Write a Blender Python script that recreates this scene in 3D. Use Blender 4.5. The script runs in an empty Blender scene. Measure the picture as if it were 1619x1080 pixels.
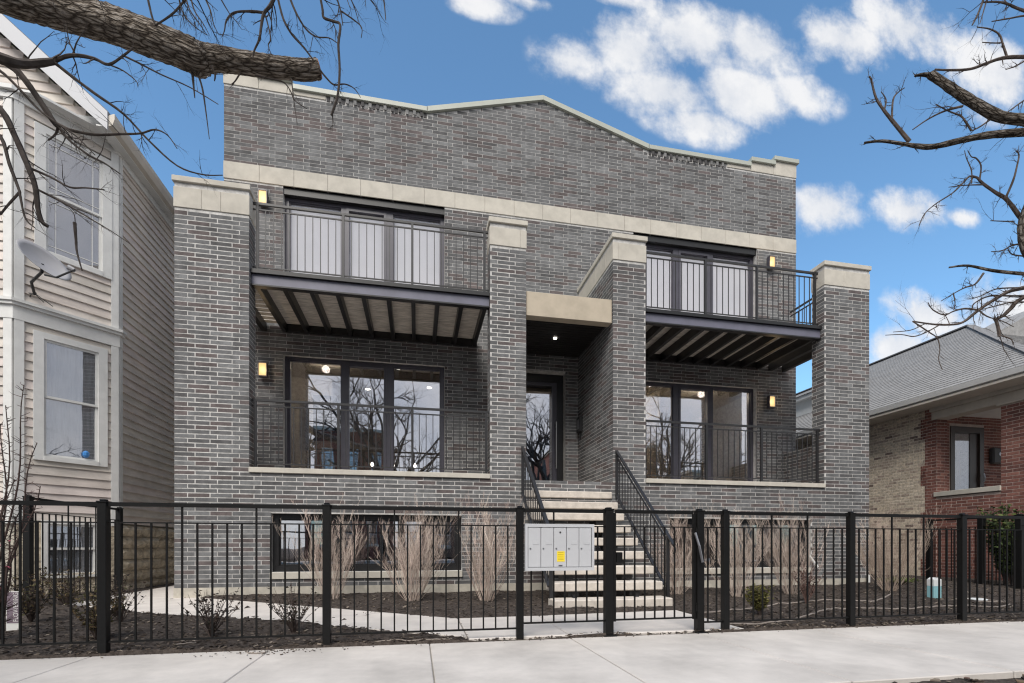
import bpy, math, random
from math import sin, cos, tan, pi, radians, sqrt, exp, floor
from mathutils import Vector, Matrix, noise

# ------------------------------------------------------------------ camera, sky, sun, exposure
scene = bpy.context.scene
COL = scene.collection
CAM_H = 0.855
YAW = radians(11.05)
FPX = 769.7                      # focal length in photo pixels (1619 wide)
cam_data = bpy.data.cameras.new('camera')
cam_data.sensor_width = 36.0
cam_data.lens = FPX / 1619.0 * 36.0
cam_data.shift_y = 324.0 / 1619.0
cam_data.clip_start = 0.05
cam_data.clip_end = 3000.0
cam = bpy.data.objects.new('camera', cam_data)
COL.objects.link(cam)
cam.location = (0, 0, CAM_H)
cam.rotation_euler = (radians(90), 0, -YAW)
scene.camera = cam

SUN_EL = radians(48)
SUN_AZ = radians(205)            # compass-like, measured from +Y towards +X: from behind the camera, a little left
EXPOSURE = 1.36

world = bpy.data.worlds.new('World')
scene.world = world
world.use_nodes = True


def build_world():
    nt = world.node_tree
    nt.nodes.clear()
    N = nt.nodes.new
    L = nt.links.new
    out = N('ShaderNodeOutputWorld')
    sky = N('ShaderNodeTexSky')
    sky.sky_type = 'NISHITA'
    sky.sun_disc = False
    sky.sun_elevation = SUN_EL
    sky.sun_rotation = SUN_AZ
    sky.altitude = 200
    sky.air_density = 1.0
    sky.dust_density = 0.45
    sky.ozone_density = 3.0
    bg_sky = N('ShaderNodeBackground')
    bg_sky.inputs['Strength'].default_value = 0.09
    tint = N('ShaderNodeMix'); tint.data_type = 'RGBA'; tint.blend_type = 'MULTIPLY'; tint.inputs['Factor'].default_value = 1.0
    tint.inputs[7].default_value = (0.80, 1.0, 1.0, 1)      # camera white balance: a slightly greener blue
    L(sky.outputs['Color'], tint.inputs[6]); L(tint.outputs[2], bg_sky.inputs['Color'])
    tc = N('ShaderNodeTexCoord')
    nrm = N('ShaderNodeVectorMath'); nrm.operation = 'NORMALIZE'
    L(tc.outputs['Generated'], nrm.inputs[0])
    d = nrm.outputs['Vector']

    def math_node(op, a, b=None, clamp=False):
        m = N('ShaderNodeMath'); m.operation = op; m.use_clamp = clamp
        for i, x in enumerate((a, b)):
            if x is None:
                continue
            if isinstance(x, (int, float)):
                m.inputs[i].default_value = x
            else:
                L(x, m.inputs[i])
        return m.outputs[0]
    # cumulus banks on a far sheet of sky ahead (direction / its Y component): soft ellipses broken up by fractal noise
    sepf = N('ShaderNodeSeparateXYZ'); L(d, sepf.inputs[0])
    fy = math_node('MAXIMUM', sepf.outputs['Y'], 0.12)
    qv = N('ShaderNodeCombineXYZ')
    L(math_node('DIVIDE', sepf.outputs['X'], fy), qv.inputs[0])
    L(math_node('DIVIDE', sepf.outputs['Z'], fy), qv.inputs[1])
    blobs = [(0.129, 1.122, 0.08, 0.031, 0.9), (0.23, 1.149, 0.083, 0.019, 0.7), (0.443, 1.197, 0.082, 0.019, 0.7), (0.327, 1.039, 0.086, 0.054, 0.78), (0.473, 1.092, 0.114, 0.077, 1.0), (0.61, 1.145, 0.153, 0.083, 1.0), (0.763, 1.163, 0.144, 0.081, 0.95), (0.556, 1.016, 0.158, 0.068, 1.05), (0.722, 1.039, 0.159, 0.073, 1.05), (0.634, 0.959, 0.138, 0.049, 0.9), (0.873, 1.066, 0.122, 0.054, 0.75), (1.004, 1.226, 0.156, 0.064, 0.95), (1.208, 1.291, 0.167, 0.076, 1.0), (1.334, 1.268, 0.091, 0.051, 0.6), (1.497, 1.234, 0.161, 0.091, 1.0), (1.415, 1.105, 0.125, 0.042, 0.5), (0.96, 0.812, 0.117, 0.064, 0.95), (1.208, 0.834, 0.117, 0.054, 0.95), (1.364, 0.838, 0.085, 0.023, 0.6), (1.275, 0.58, 0.15, 0.067, 0.95), (1.477, 0.614, 0.181, 0.082, 1.05), (1.17, 0.5, 0.115, 0.063, 0.9), (1.446, 0.497, 0.234, 0.082, 0.9)]
    acc = None
    for qx, qz, rx, rz, w in blobs:
        ma = N('ShaderNodeVectorMath'); ma.operation = 'MULTIPLY_ADD'
        L(qv.outputs[0], ma.inputs[0])
        ma.inputs[1].default_value = (1 / (1.35 * rx), 1 / (1.35 * rz), 0)
        ma.inputs[2].default_value = (-qx / (1.35 * rx), -qz / (1.35 * rz), 0)
        ln = N('ShaderNodeVectorMath'); ln.operation = 'LENGTH'
        L(ma.outputs[0], ln.inputs[0])
        mm = math_node('MULTIPLY_ADD', ln.outputs['Value'], -w)
        mm.node.inputs[2].default_value = w
        acc = mm if acc is None else math_node('MAXIMUM', acc, mm)
    acc = math_node('MULTIPLY', math_node('MAXIMUM', acc, 0.0), 1.6)
    # the same broken cumulus goes on over the rest of the sky (behind and beside the camera)
    sep = N('ShaderNodeSeparateXYZ'); L(d, sep.inputs[0])
    zz = math_node('ADD', math_node('MAXIMUM', sep.outputs['Z'], 0.0), 0.30)
    px = math_node('DIVIDE', sep.outputs['X'], zz)
    py = math_node('DIVIDE', sep.outputs['Y'], zz)
    comb = N('ShaderNodeCombineXYZ'); L(px, comb.inputs[0]); L(py, comb.inputs[1])
    n1 = N('ShaderNodeTexNoise'); n1.inputs['Scale'].default_value = 1.35; n1.inputs['Detail'].default_value = 1
    L(comb.outputs[0], n1.inputs['Vector'])
    big = N('ShaderNodeMapRange'); big.interpolation_type = 'SMOOTHSTEP'
    big.inputs['From Min'].default_value = 0.14; big.inputs['From Max'].default_value = 0.32
    big.inputs['To Min'].default_value = 1.05; big.inputs['To Max'].default_value = 1.9
    L(n1.outputs['Fac'], big.inputs['Value'])
    dot = N('ShaderNodeVectorMath'); dot.operation = 'DOT_PRODUCT'
    L(d, dot.inputs[0]); dot.inputs[1].default_value = Vector((0.20, 0.80, 0.40)).normalized()
    away = N('ShaderNodeMapRange'); away.interpolation_type = 'SMOOTHSTEP'
    away.inputs['From Min'].default_value = 0.45; away.inputs['From Max'].default_value = 0.15
    L(dot.outputs['Value'], away.inputs['Value'])
    acc = math_node('MAXIMUM', acc, math_node('MULTIPLY', big.outputs['Result'], away.outputs['Result']))
    n2 = N('ShaderNodeTexNoise'); n2.inputs['Scale'].default_value = 5.2; n2.inputs['Detail'].default_value = 6
    n2.inputs['Roughness'].default_value = 0.62
    # noise on the sheet ahead, on the sky vault elsewhere
    vmix = N('ShaderNodeMix'); vmix.data_type = 'VECTOR'
    L(away.outputs['Result'], vmix.inputs['Factor']); L(qv.outputs[0], vmix.inputs[4]); L(d, vmix.inputs[5])
    L(vmix.outputs[1], n2.inputs['Vector'])
    dens = math_node('ADD', acc, math_node('MULTIPLY', math_node('SUBTRACT', n2.outputs['Fac'], 0.5), 3.8))
    mask = N('ShaderNodeMapRange'); mask.interpolation_type = 'SMOOTHSTEP'
    mask.inputs['From Min'].default_value = 0.14; mask.inputs['From Max'].default_value = 1.30
    mask.inputs['To Max'].default_value = 0.96
    L(dens, mask.inputs['Value'])
    gate = math_node('MULTIPLY', mask.outputs['Result'], math_node('MULTIPLY', acc, 4.0, True))
    bg_cl = N('ShaderNodeBackground')
    ramp = N('ShaderNodeValToRGB')
    ramp.color_ramp.elements[0].position = 0.32; ramp.color_ramp.elements[0].color = (0.66, 0.71, 0.80, 1)
    ramp.color_ramp.elements[1].position = 0.62; ramp.color_ramp.elements[1].color = (0.97, 0.97, 0.98, 1)
    L(n2.outputs['Fac'], ramp.inputs['Fac'])
    L(ramp.outputs['Color'], bg_cl.inputs['Color'])
    bg_cl.inputs['Strength'].default_value = 0.375
    mix = N('ShaderNodeMixShader')
    L(gate, mix.inputs['Fac']); L(bg_sky.outputs[0], mix.inputs[1]); L(bg_cl.outputs[0], mix.inputs[2])
    L(mix.outputs[0], out.inputs['Surface'])


build_world()

sun_data = bpy.data.lights.new('sun', 'SUN')
sun_data.energy = 1.4
sun_data.angle = radians(35)
sun_data.color = (1.0, 0.945, 0.875)
sun = bpy.data.objects.new('sun', sun_data)
COL.objects.link(sun)
sdir = Vector((sin(SUN_AZ) * cos(SUN_EL), cos(SUN_AZ) * cos(SUN_EL), sin(SUN_EL)))
sun.rotation_euler = sdir.to_track_quat('Z', 'Y').to_euler()
sun.location = sdir * 60

vs = scene.view_settings
scene.display_settings.display_device = 'sRGB'
vs.view_transform = 'Standard'
vs.look = 'None'
vs.exposure = EXPOSURE
vs.gamma = 1.0
vs.use_curve_mapping = False
scene.render.engine = 'CYCLES'
scene.cycles.use_denoising = True
try:
    scene.cycles.denoiser = 'OPENIMAGEDENOISE'
    scene.cycles.denoising_input_passes = 'RGB_ALBEDO_NORMAL'
except Exception:
    pass
scene.cycles.max_bounces = 7
scene.cycles.diffuse_bounces = 3
scene.cycles.glossy_bounces = 4
scene.cycles.transparent_max_bounces = 16
scene.cycles.sample_clamp_indirect = 6.0
scene.cycles.filter_width = 1.2

# ------------------------------------------------------------------ helpers
RNG = random.Random(7)
CY, SY = cos(YAW), sin(YAW)


def at(u, v, depth):
    """photo pixel + forward distance -> world point (used to measure out the tree limbs)"""
    cx = (u - 809.5) / FPX
    cz = (864.0 - v) / FPX
    return Vector(((SY + cx * CY) * depth, (CY - cx * SY) * depth, CAM_H + cz * depth))


def proj(x, y, z):
    dd = x * SY + y * CY
    return 809.5 + FPX * (x * CY - y * SY) / dd, 864.0 - FPX * (z - CAM_H) / dd, dd


MATS = {}


def material(name, color, rough=0.8, var=0.0, vscale=8.0, bump=0.0, bscale=60.0, metal=0.0, spec=0.5, stretch=None,
             color2=None, attr=None, detail=3.0, bdist=0.004, emit=None, estr=0.0, lo=0.35, hi=0.65, stain=None):
    m = bpy.data.materials.new(name)
    m.use_nodes = True
    nt = m.node_tree
    nt.nodes.clear()
    N = nt.nodes.new
    L = nt.links.new
    out = N('ShaderNodeOutputMaterial')
    p = N('ShaderNodeBsdfPrincipled')
    L(p.outputs[0], out.inputs['Surface'])
    p.inputs['Roughness'].default_value = rough
    p.inputs['Metallic'].default_value = metal
    p.inputs['Specular IOR Level'].default_value = spec
    geo = N('ShaderNodeNewGeometry')
    vec = geo.outputs['Position']
    if stretch:
        mp = N('ShaderNodeMapping'); mp.inputs['Scale'].default_value = stretch
        L(vec, mp.inputs['Vector']); vec = mp.outputs['Vector']
    c = tuple(color) + (1.0,)
    if attr:
        a = N('ShaderNodeAttribute'); a.attribute_name = attr
        base = a.outputs['Color']
    else:
        rgb = N('ShaderNodeRGB'); rgb.outputs[0].default_value = c
        base = rgb.outputs[0]
    if var > 0 or color2 is not None:
        n = N('ShaderNodeTexNoise'); n.inputs['Scale'].default_value = vscale; n.inputs['Detail'].default_value = detail
        n.inputs['Roughness'].default_value = 0.62
        L(vec, n.inputs['Vector'])
        mr = N('ShaderNodeMapRange'); mr.inputs['From Min'].default_value = lo; mr.inputs['From Max'].default_value = hi
        L(n.outputs['Fac'], mr.inputs['Value'])
        mx = N('ShaderNodeMix'); mx.data_type = 'RGBA'; mx.blend_type = 'MIX'
        L(mr.outputs[0], mx.inputs['Factor'])
        if color2 is not None:
            L(base, mx.inputs[6]); mx.inputs[7].default_value = tuple(color2) + (1.0,)
        else:
            ma = N('ShaderNodeMix'); ma.data_type = 'RGBA'; ma.blend_type = 'MULTIPLY'; ma.inputs['Factor'].default_value = 1
            L(base, ma.inputs[6]); ma.inputs[7].default_value = (1 - var, 1 - var, 1 - var, 1)
            mb = N('ShaderNodeMix'); mb.data_type = 'RGBA'; mb.blend_type = 'MULTIPLY'; mb.inputs['Factor'].default_value = 1
            mb.clamp_result = False
            L(base, mb.inputs[6]); mb.inputs[7].default_value = (1 + var, 1 + var, 1 + var, 1)
            L(ma.outputs[2], mx.inputs[6]); L(mb.outputs[2], mx.inputs[7])
        base = mx.outputs[2]
    if stain:                                  # blotchy dirt and weathering with a shape of its own
        sn = N('ShaderNodeTexNoise'); sn.inputs['Scale'].default_value = stain[0]; sn.inputs['Detail'].default_value = 6
        sn.inputs['Roughness'].default_value = 0.7
        L(geo.outputs['Position'], sn.inputs['Vector'])
        sr = N('ShaderNodeMapRange'); sr.inputs['From Min'].default_value = .34; sr.inputs['From Max'].default_value = .56
        sr.inputs['To Min'].default_value = 1 - stain[1]; sr.inputs['To Max'].default_value = 1.0
        L(sn.outputs['Fac'], sr.inputs['Value'])
        cb_ = N('ShaderNodeCombineColor')
        for k in range(3):
            L(sr.outputs[0], cb_.inputs[k])
        ms = N('ShaderNodeMix'); ms.data_type = 'RGBA'; ms.blend_type = 'MULTIPLY'; ms.inputs['Factor'].default_value = 1
        L(base, ms.inputs[6]); L(cb_.outputs[0], ms.inputs[7])
        base = ms.outputs[2]
    L(base, p.inputs['Base Color'])
    if bump > 0:
        n = N('ShaderNodeTexNoise'); n.inputs['Scale'].default_value = bscale; n.inputs['Detail'].default_value = 2
        L(vec, n.inputs['Vector'])
        b = N('ShaderNodeBump'); b.inputs['Strength'].default_value = bump; b.inputs['Distance'].default_value = bdist
        L(n.outputs['Fac'], b.inputs['Height']); L(b.outputs[0], p.inputs['Normal'])
    if emit is not None:
        p.inputs['Emission Color'].default_value = tuple(emit) + (1.0,)
        p.inputs['Emission Strength'].default_value = estr
    MATS[name] = m
    return m


def bark_material(name='bark', dark=1.0):
    """furrowed bark; texture runs along the limb (attribute 'bark' holds length and ring position)"""
    m = bpy.data.materials.new(name)
    m.use_nodes = True
    nt = m.node_tree
    nt.nodes.clear()
    N = nt.nodes.new
    L = nt.links.new
    out = N('ShaderNodeOutputMaterial')
    p = N('ShaderNodeBsdfPrincipled')
    p.inputs['Roughness'].default_value = 1.0
    p.inputs['Specular IOR Level'].default_value = 0.1
    a = N('ShaderNodeAttribute'); a.attribute_name = 'bark'
    mp = N('ShaderNodeMapping'); mp.inputs['Scale'].default_value = (10, 46, 46)
    L(a.outputs['Vector'], mp.inputs['Vector'])
    wn = N('ShaderNodeTexNoise'); wn.inputs['Scale'].default_value = 1.2; wn.inputs['Detail'].default_value = 3
    L(mp.outputs[0], wn.inputs['Vector'])
    va = N('ShaderNodeVectorMath'); va.operation = 'ADD'
    vm = N('ShaderNodeVectorMath'); vm.operation = 'SCALE'; vm.inputs['Scale'].default_value = 0.9
    L(wn.outputs['Color'], vm.inputs[0]); L(mp.outputs[0], va.inputs[0]); L(vm.outputs[0], va.inputs[1])
    vo = N('ShaderNodeTexVoronoi'); vo.feature = 'DISTANCE_TO_EDGE'; vo.inputs['Scale'].default_value = 1.0
    L(va.outputs[0], vo.inputs['Vector'])
    mr = N('ShaderNodeMapRange'); mr.inputs['From Min'].default_value = 0.0; mr.inputs['From Max'].default_value = 0.26
    L(vo.outputs['Distance'], mr.inputs['Value'])
    fine = N('ShaderNodeTexNoise'); fine.inputs['Scale'].default_value = 4.0; fine.inputs['Detail'].default_value = 4
    L(mp.outputs[0], fine.inputs['Vector'])
    ramp = N('ShaderNodeValToRGB')
    e = ramp.color_ramp.elements
    e[0].position = 0.0; e[0].color = (0.035 * dark, 0.027 * dark, 0.022 * dark, 1)
    e[1].position = 1.0; e[1].color = (0.50 * dark, 0.455 * dark, 0.41 * dark, 1)
    q = ramp.color_ramp.elements.new(0.45); q.color = (0.25 * dark, 0.215 * dark, 0.18 * dark, 1)
    mul = N('ShaderNodeMath'); mul.operation = 'MULTIPLY'
    fr = N('ShaderNodeMapRange'); fr.inputs['From Min'].default_value = .3; fr.inputs['From Max'].default_value = .65
    L(fine.outputs['Fac'], fr.inputs['Value'])
    ad = N('ShaderNodeMath'); ad.operation = 'MULTIPLY_ADD'; ad.inputs[1].default_value = .65; ad.inputs[2].default_value = .35
    L(fr.outputs[0], ad.inputs[0])
    L(mr.outputs[0], mul.inputs[0]); L(ad.outputs[0], mul.inputs[1])
    L(mul.outputs[0], ramp.inputs['Fac'])
    L(ramp.outputs['Color'], p.inputs['Base Color'])
    b = N('ShaderNodeBump'); b.inputs['Strength'].default_value = 1.0; b.inputs['Distance'].default_value = 0.012
    L(mul.outputs[0], b.inputs['Height']); L(b.outputs[0], p.inputs['Normal'])
    L(p.outputs[0], out.inputs['Surface'])
    MATS[name] = m


bark_material()
bark_material('bark_dark', 0.5)


def glass(name, refl, tint=(1, 1, 1), rough=0.0, gcol=(1, 1, 1)):
    """coated window glass: part mirror, part clear"""
    m = bpy.data.materials.new(name)
    m.use_nodes = True
    nt = m.node_tree
    nt.nodes.clear()
    N = nt.nodes.new
    L = nt.links.new
    out = N('ShaderNodeOutputMaterial')
    g = N('ShaderNodeBsdfGlossy'); g.inputs['Roughness'].default_value = rough
    g.inputs['Color'].default_value = tuple(gcol) + (1,)
    t = N('ShaderNodeBsdfTransparent'); t.inputs['Color'].default_value = tuple(tint) + (1,)
    # Schlick reflectance, the same from both sides of the pane
    g0 = N('ShaderNodeNewGeometry')
    dt = N('ShaderNodeVectorMath'); dt.operation = 'DOT_PRODUCT'
    L(g0.outputs['Incoming'], dt.inputs[0]); L(g0.outputs['Normal'], dt.inputs[1])
    ab = N('ShaderNodeMath'); ab.operation = 'ABSOLUTE'; L(dt.outputs['Value'], ab.inputs[0])
    om = N('ShaderNodeMath'); om.operation = 'SUBTRACT'; om.inputs[0].default_value = 1.0; L(ab.outputs[0], om.inputs[1])
    pw = N('ShaderNodeMath'); pw.operation = 'POWER'; L(om.outputs[0], pw.inputs[0]); pw.inputs[1].default_value = 5.0
    a = N('ShaderNodeMath'); a.operation = 'ADD'; a.use_clamp = True
    L(pw.outputs[0], a.inputs[0]); a.inputs[1].default_value = refl
    # pane is not optically flat
    n = N('ShaderNodeTexNoise'); n.inputs['Scale'].default_value = 2.2; n.inputs['Detail'].default_value = 1
    geo = N('ShaderNodeNewGeometry'); L(geo.outputs['Position'], n.inputs['Vector'])
    b = N('ShaderNodeBump'); b.inputs['Strength'].default_value = 0.12; b.inputs['Distance'].default_value = 0.01
    L(n.outputs['Fac'], b.inputs['Height']); L(b.outputs[0], g.inputs['Normal'])
    mx = N('ShaderNodeMixShader')
    L(a.outputs[0], mx.inputs['Fac']); L(t.outputs[0], mx.inputs[1]); L(g.outputs[0], mx.inputs[2])
    L(mx.outputs[0], out.inputs['Surface'])
    MATS[name] = m
    return m


class MB:
    """collects shapes (world coordinates) and links them as ONE mesh object"""

    def __init__(self):
        self.v = []
        self.f = []
        self.c = []
        self.bk = {}

    def face(self, pts, col=None):
        i = len(self.v)
        self.v.extend([tuple(p) for p in pts])
        self.f.append(tuple(range(i, i + len(pts))))
        self.c.append(col)

    def hexa(self, P, col=None, skip=()):
        i = len(self.v)
        self.v.extend([tuple(p) for p in P])
        fs = [(0, 3, 2, 1), (4, 5, 6, 7), (0, 1, 5, 4), (1, 2, 6, 5), (2, 3, 7, 6), (3, 0, 4, 7)]
        for k, q in enumerate(fs):
            if k in skip:
                continue
            self.f.append(tuple(i + a for a in q)); self.c.append(col)

    def box(self, x0, x1, y0, y1, z0, z1, col=None, skip=()):
        self.hexa([(x0, y0, z0), (x1, y0, z0), (x1, y1, z0), (x0, y1, z0), (x0, y0, z1), (x1, y0, z1), (x1, y1, z1), (x0, y1, z1)], col, skip)
        return self

    def obox(self, o, a, b, c, col=None):
        """box from corner o and three edge vectors"""
        o, a, b, c = Vector(o), Vector(a), Vector(b), Vector(c)
        self.hexa([o, o + a, o + a + b, o + b, o + c, o + a + c, o + a + b + c, o + b + c], col)
        return self

    def beam(self, p, q, w, h, up=(0, 0, 1), col=None):
        """bar of section w x h between two points"""
        p, q = Vector(p), Vector(q)
        d = (q - p)
        s = d.cross(Vector(up))
        if s.length < 1e-6:
            s = d.cross(Vector((1, 0, 0)))
        s.normalize()
        t = s.cross(d).normalized()
        o = p - s * (w / 2) - t * (h / 2)
        return self.obox(o, s * w, d, t * h, col)

    def bevbox(self, x0, x1, y0, y1, z0, z1, b=0.008, col=None):
        """box with chamfered vertical/horizontal front edges"""
        i = len(self.v)
        xs = (x0, x1); ys = (y0, y1); zs = (z0, z1)
        V = {}
        def add(p):
            self.v.append(p); return len(self.v) - 1
        for a in (0, 1):
            for c in (0, 1):
                for e in (0, 1):
                    sx, sy, sz = (1 if a == 0 else -1), (1 if c == 0 else -1), (1 if e == 0 else -1)
                    x, y, z = xs[a], ys[c], zs[e]
                    V[a, c, e, 'x'] = add((x, y + sy * b, z + sz * b))
                    V[a, c, e, 'y'] = add((x + sx * b, y, z + sz * b))
                    V[a, c, e, 'z'] = add((x + sx * b, y + sy * b, z))
        def q(*k):
            self.f.append(tuple(V[t] for t in k)); self.c.append(col)
        q((0, 0, 0, 'x'), (0, 0, 1, 'x'), (0, 1, 1, 'x'), (0, 1, 0, 'x'))
        q((1, 0, 0, 'x'), (1, 1, 0, 'x'), (1, 1, 1, 'x'), (1, 0, 1, 'x'))
        q((0, 0, 0, 'y'), (1, 0, 0, 'y'), (1, 0, 1, 'y'), (0, 0, 1, 'y'))
        q((0, 1, 0, 'y'), (0, 1, 1, 'y'), (1, 1, 1, 'y'), (1, 1, 0, 'y'))
        q((0, 0, 0, 'z'), (0, 1, 0, 'z'), (1, 1, 0, 'z'), (1, 0, 0, 'z'))
        q((0, 0, 1, 'z'), (1, 0, 1, 'z'), (1, 1, 1, 'z'), (0, 1, 1, 'z'))
        for c in (0, 1):
            for e in (0, 1):
                q((0, c, e, 'y'), (1, c, e, 'y'), (1, c, e, 'z'), (0, c, e, 'z'))
        for a in (0, 1):
            for e in (0, 1):
                q((a, 0, e, 'x'), (a, 1, e, 'x'), (a, 1, e, 'z'), (a, 0, e, 'z'))
        for a in (0, 1):
            for c in (0, 1):
                q((a, c, 0, 'x'), (a, c, 1, 'x'), (a, c, 1, 'y'), (a, c, 0, 'y'))
        for a in (0, 1):
            for c in (0, 1):
                for e in (0, 1):
                    q((a, c, e, 'x'), (a, c, e, 'y'), (a, c, e, 'z'))
        return self

    def tube(self, pts, rad, n=6, cap=True, col=None, rough=0.0, seed=0):
        pts = [Vector(p) for p in pts]
        if not hasattr(rad, '__len__'):
            rad = [rad] * len(pts)
        i0 = len(self.v)
        t = (pts[1] - pts[0]).normalized()
        ref = Vector((0, 0, 1)) if abs(t.z) < 0.9 else Vector((1, 0, 0))
        s = t.cross(ref).normalized()
        run = 0.0
        for k, p in enumerate(pts):
            if k:
                run += (p - pts[k - 1]).length
            if k == 0:
                tt = pts[1] - pts[0]
            elif k == len(pts) - 1:
                tt = pts[-1] - pts[-2]
            else:
                tt = pts[k + 1] - pts[k - 1]
            tt.normalize()
            s = (s - tt * s.dot(tt))
            if s.length < 1e-6:
                s = tt.orthogonal()
            s.normalize()
            b = tt.cross(s)
            for j in range(n):
                a = 2 * pi * j / n
                r = rad[k]
                q = s * cos(a) + b * sin(a)
                if rough:
                    w = p + q * r
                    e = noise.noise(Vector((w.x * 7 + seed, w.y * 7, w.z * 7))) * .6
                    # furrows that run along the limb
                    g = noise.noise(Vector((j / n * 23 + seed, k * .33, 3.1))) + .5 * noise.noise(Vector((j / n * 47, k * .8, seed)))
                    r *= 1 + rough * (e + g)
                self.bk[len(self.v)] = (run, rad[k] * cos(a), rad[k] * sin(a))
                self.v.append(tuple(p + q * r))
        for k in range(len(pts) - 1):
            for j in range(n):
                a = i0 + k * n + j
                b2 = i0 + k * n + (j + 1) % n
                self.f.append((a, b2, b2 + n, a + n)); self.c.append(col)
        if cap:
            self.f.append(tuple(i0 + j for j in range(n))[::-1]); self.c.append(col)
            e = i0 + (len(pts) - 1) * n
            self.f.append(tuple(e + j for j in range(n))); self.c.append(col)
        return self

    def prism(self, poly, axis, a0, a1, col=None):
        """polygon (2D) extruded along an axis: 'Y' poly=(x,z); 'X' poly=(y,z); 'Z' poly=(x,y)"""
        def P(p, a):
            return {'Y': (p[0], a, p[1]), 'X': (a, p[0], p[1]), 'Z': (p[0], p[1], a)}[axis]
        n = len(poly)
        i = len(self.v)
        self.v.extend([P(p, a0) for p in poly]); self.v.extend([P(p, a1) for p in poly])
        self.f.append(tuple(i + k for k in range(n))[::-1]); self.c.append(col)
        self.f.append(tuple(i + n + k for k in range(n))); self.c.append(col)
        for k in range(n):
            self.f.append((i + k, i + (k + 1) % n, i + n + (k + 1) % n, i + n + k)); self.c.append(col)
        return self

    def mesh(self, name, mat, base=(0, 0, 0), smooth=False):
        me = bpy.data.meshes.new(name)
        bx, by, bz = base
        me.from_pydata([(x - bx, y - by, z - bz) for x, y, z in self.v], [], self.f)
        if mat:
            me.materials.append(MATS[mat] if isinstance(mat, str) else mat)
        if any(c is not None for c in self.c):
            at_ = me.color_attributes.new('tone', 'FLOAT_COLOR', 'CORNER')
            buf = []
            for f, c in zip(self.f, self.c):
                c = c or (0.5, 0.5, 0.5)
                buf.extend((c[0], c[1], c[2], 1.0) * len(f))
            at_.data.foreach_set('color', buf)
        if self.bk and mat in ('bark', 'bark_dark'):
            ba = me.attributes.new('bark', 'FLOAT_VECTOR', 'POINT')
            bb = []
            for i in range(len(self.v)):
                bb.extend(self.bk.get(i, (0, 0, 0)))
            ba.data.foreach_set('vector', bb)
        if smooth:
            me.polygons.foreach_set('use_smooth', [True] * len(me.polygons))
        me.validate()
        me.update()
        return me

    def build(self, name, mat, parent=None, smooth=False, kind=None):
        r = parent
        while r is not None and r.parent is not None:
            r = r.parent
        base = tuple(r.location) if r is not None else (0, 0, 0)
        o = bpy.data.objects.new(name, self.mesh(name, mat, base, smooth))
        COL.objects.link(o)
        if parent is not None:
            o.parent = parent
        if kind:
            o['kind'] = kind
        return o


def tag(o, label, cat, group=None):
    o['label'] = label
    o['category'] = cat
    if group:
        o['group'] = group
    return o


def thing(name, label, cat, loc=(0, 0, 0), group=None):
    o = bpy.data.objects.new(name, None)
    o.empty_display_size = 0.2
    COL.objects.link(o)
    o.location = loc
    return tag(o, label, cat, group)


def inst(mesh, name, parent, loc, rz=0.0, scale=None):
    """object sharing mesh data, placed in world coordinates under a thing (or a part at the thing's origin)"""
    o = bpy.data.objects.new(name, mesh)
    COL.objects.link(o)
    r = parent
    while r.parent is not None:
        r = r.parent
    o.parent = parent
    o.location = Vector(loc) - Vector(r.location)
    o.rotation_euler = (0, 0, rz)
    if scale:
        o.scale = scale
    return o


def structure(o):
    o['kind'] = 'structure'
    return o


def text_mesh(txt, size, mat, extrude=0.001):
    cu = bpy.data.curves.new('lettering', 'FONT')
    cu.body = txt
    cu.size = size
    cu.extrude = extrude
    cu.align_x = 'CENTER'
    cu.align_y = 'CENTER'
    tmp = bpy.data.objects.new('lettering_tmp', cu)
    COL.objects.link(tmp)
    dg = bpy.context.evaluated_depsgraph_get()
    me = bpy.data.meshes.new_from_object(tmp.evaluated_get(dg))
    bpy.data.objects.remove(tmp)
    me.materials.clear()
    me.materials.append(MATS[mat])
    return me


# ------------------------------------------------------------------ materials
material('brick', (0.15, 0.15, 0.15), rough=0.82, var=0.2, vscale=9, bump=0.35, bscale=90, attr='tone', spec=0.35, stain=(.9, .22))
material('mortar', (0.53, 0.52, 0.505), rough=0.95, var=0.2, vscale=14, bump=0.3, bscale=140, spec=0.2, stain=(1.3, .22))
material('limestone', (0.53, 0.50, 0.44), rough=0.85, var=0.07, vscale=5, bump=0.15, bscale=120, spec=0.3, stain=(1.5, .12))
material('warm_stone', (0.46, 0.40, 0.315), rough=0.8, var=0.08, vscale=4, bump=0.15, bscale=120, spec=0.3)
material('tread_stone', (0.56, 0.51, 0.455), rough=0.88, var=0.12, vscale=9, bump=0.5, bscale=70, spec=0.3)
material('coping_metal', (0.40, 0.42, 0.37), rough=0.45, var=0.05, vscale=3, spec=0.5)
material('foundation', (0.47, 0.44, 0.38), rough=0.95, var=0.14, vscale=7, bump=0.4, bscale=60)
material('black_metal', (0.012, 0.012, 0.013), rough=0.38, var=0.2, vscale=20, spec=0.5)
material('fence_metal', (0.004, 0.004, 0.0042), rough=0.5, var=0.25, vscale=30, spec=0.3)
material('frame_metal', (0.060, 0.057, 0.074), rough=0.35, metal=0.0, var=0.1, vscale=6, spec=0.6)
material('fascia_metal', (0.135, 0.135, 0.18), rough=0.42, metal=0.0, var=0.1, vscale=3, spec=0.5)
material('deck_wood', (0.62, 0.575, 0.52), rough=0.85, var=0.35, vscale=5, stretch=(1.0, 14, 14), bump=0.3, bscale=40)
material('black_wood', (0.014, 0.013, 0.013), rough=0.6, var=0.2, vscale=8)
material('plaster', (0.62, 0.57, 0.49), rough=0.9, var=0.03, vscale=2)
material('floor_wood', (0.24, 0.15, 0.085), rough=0.5, var=0.25, vscale=4, stretch=(14, 1, 1))
material('blind', (0.50, 0.50, 0.53), rough=0.85, var=0.02, vscale=3)
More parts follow.
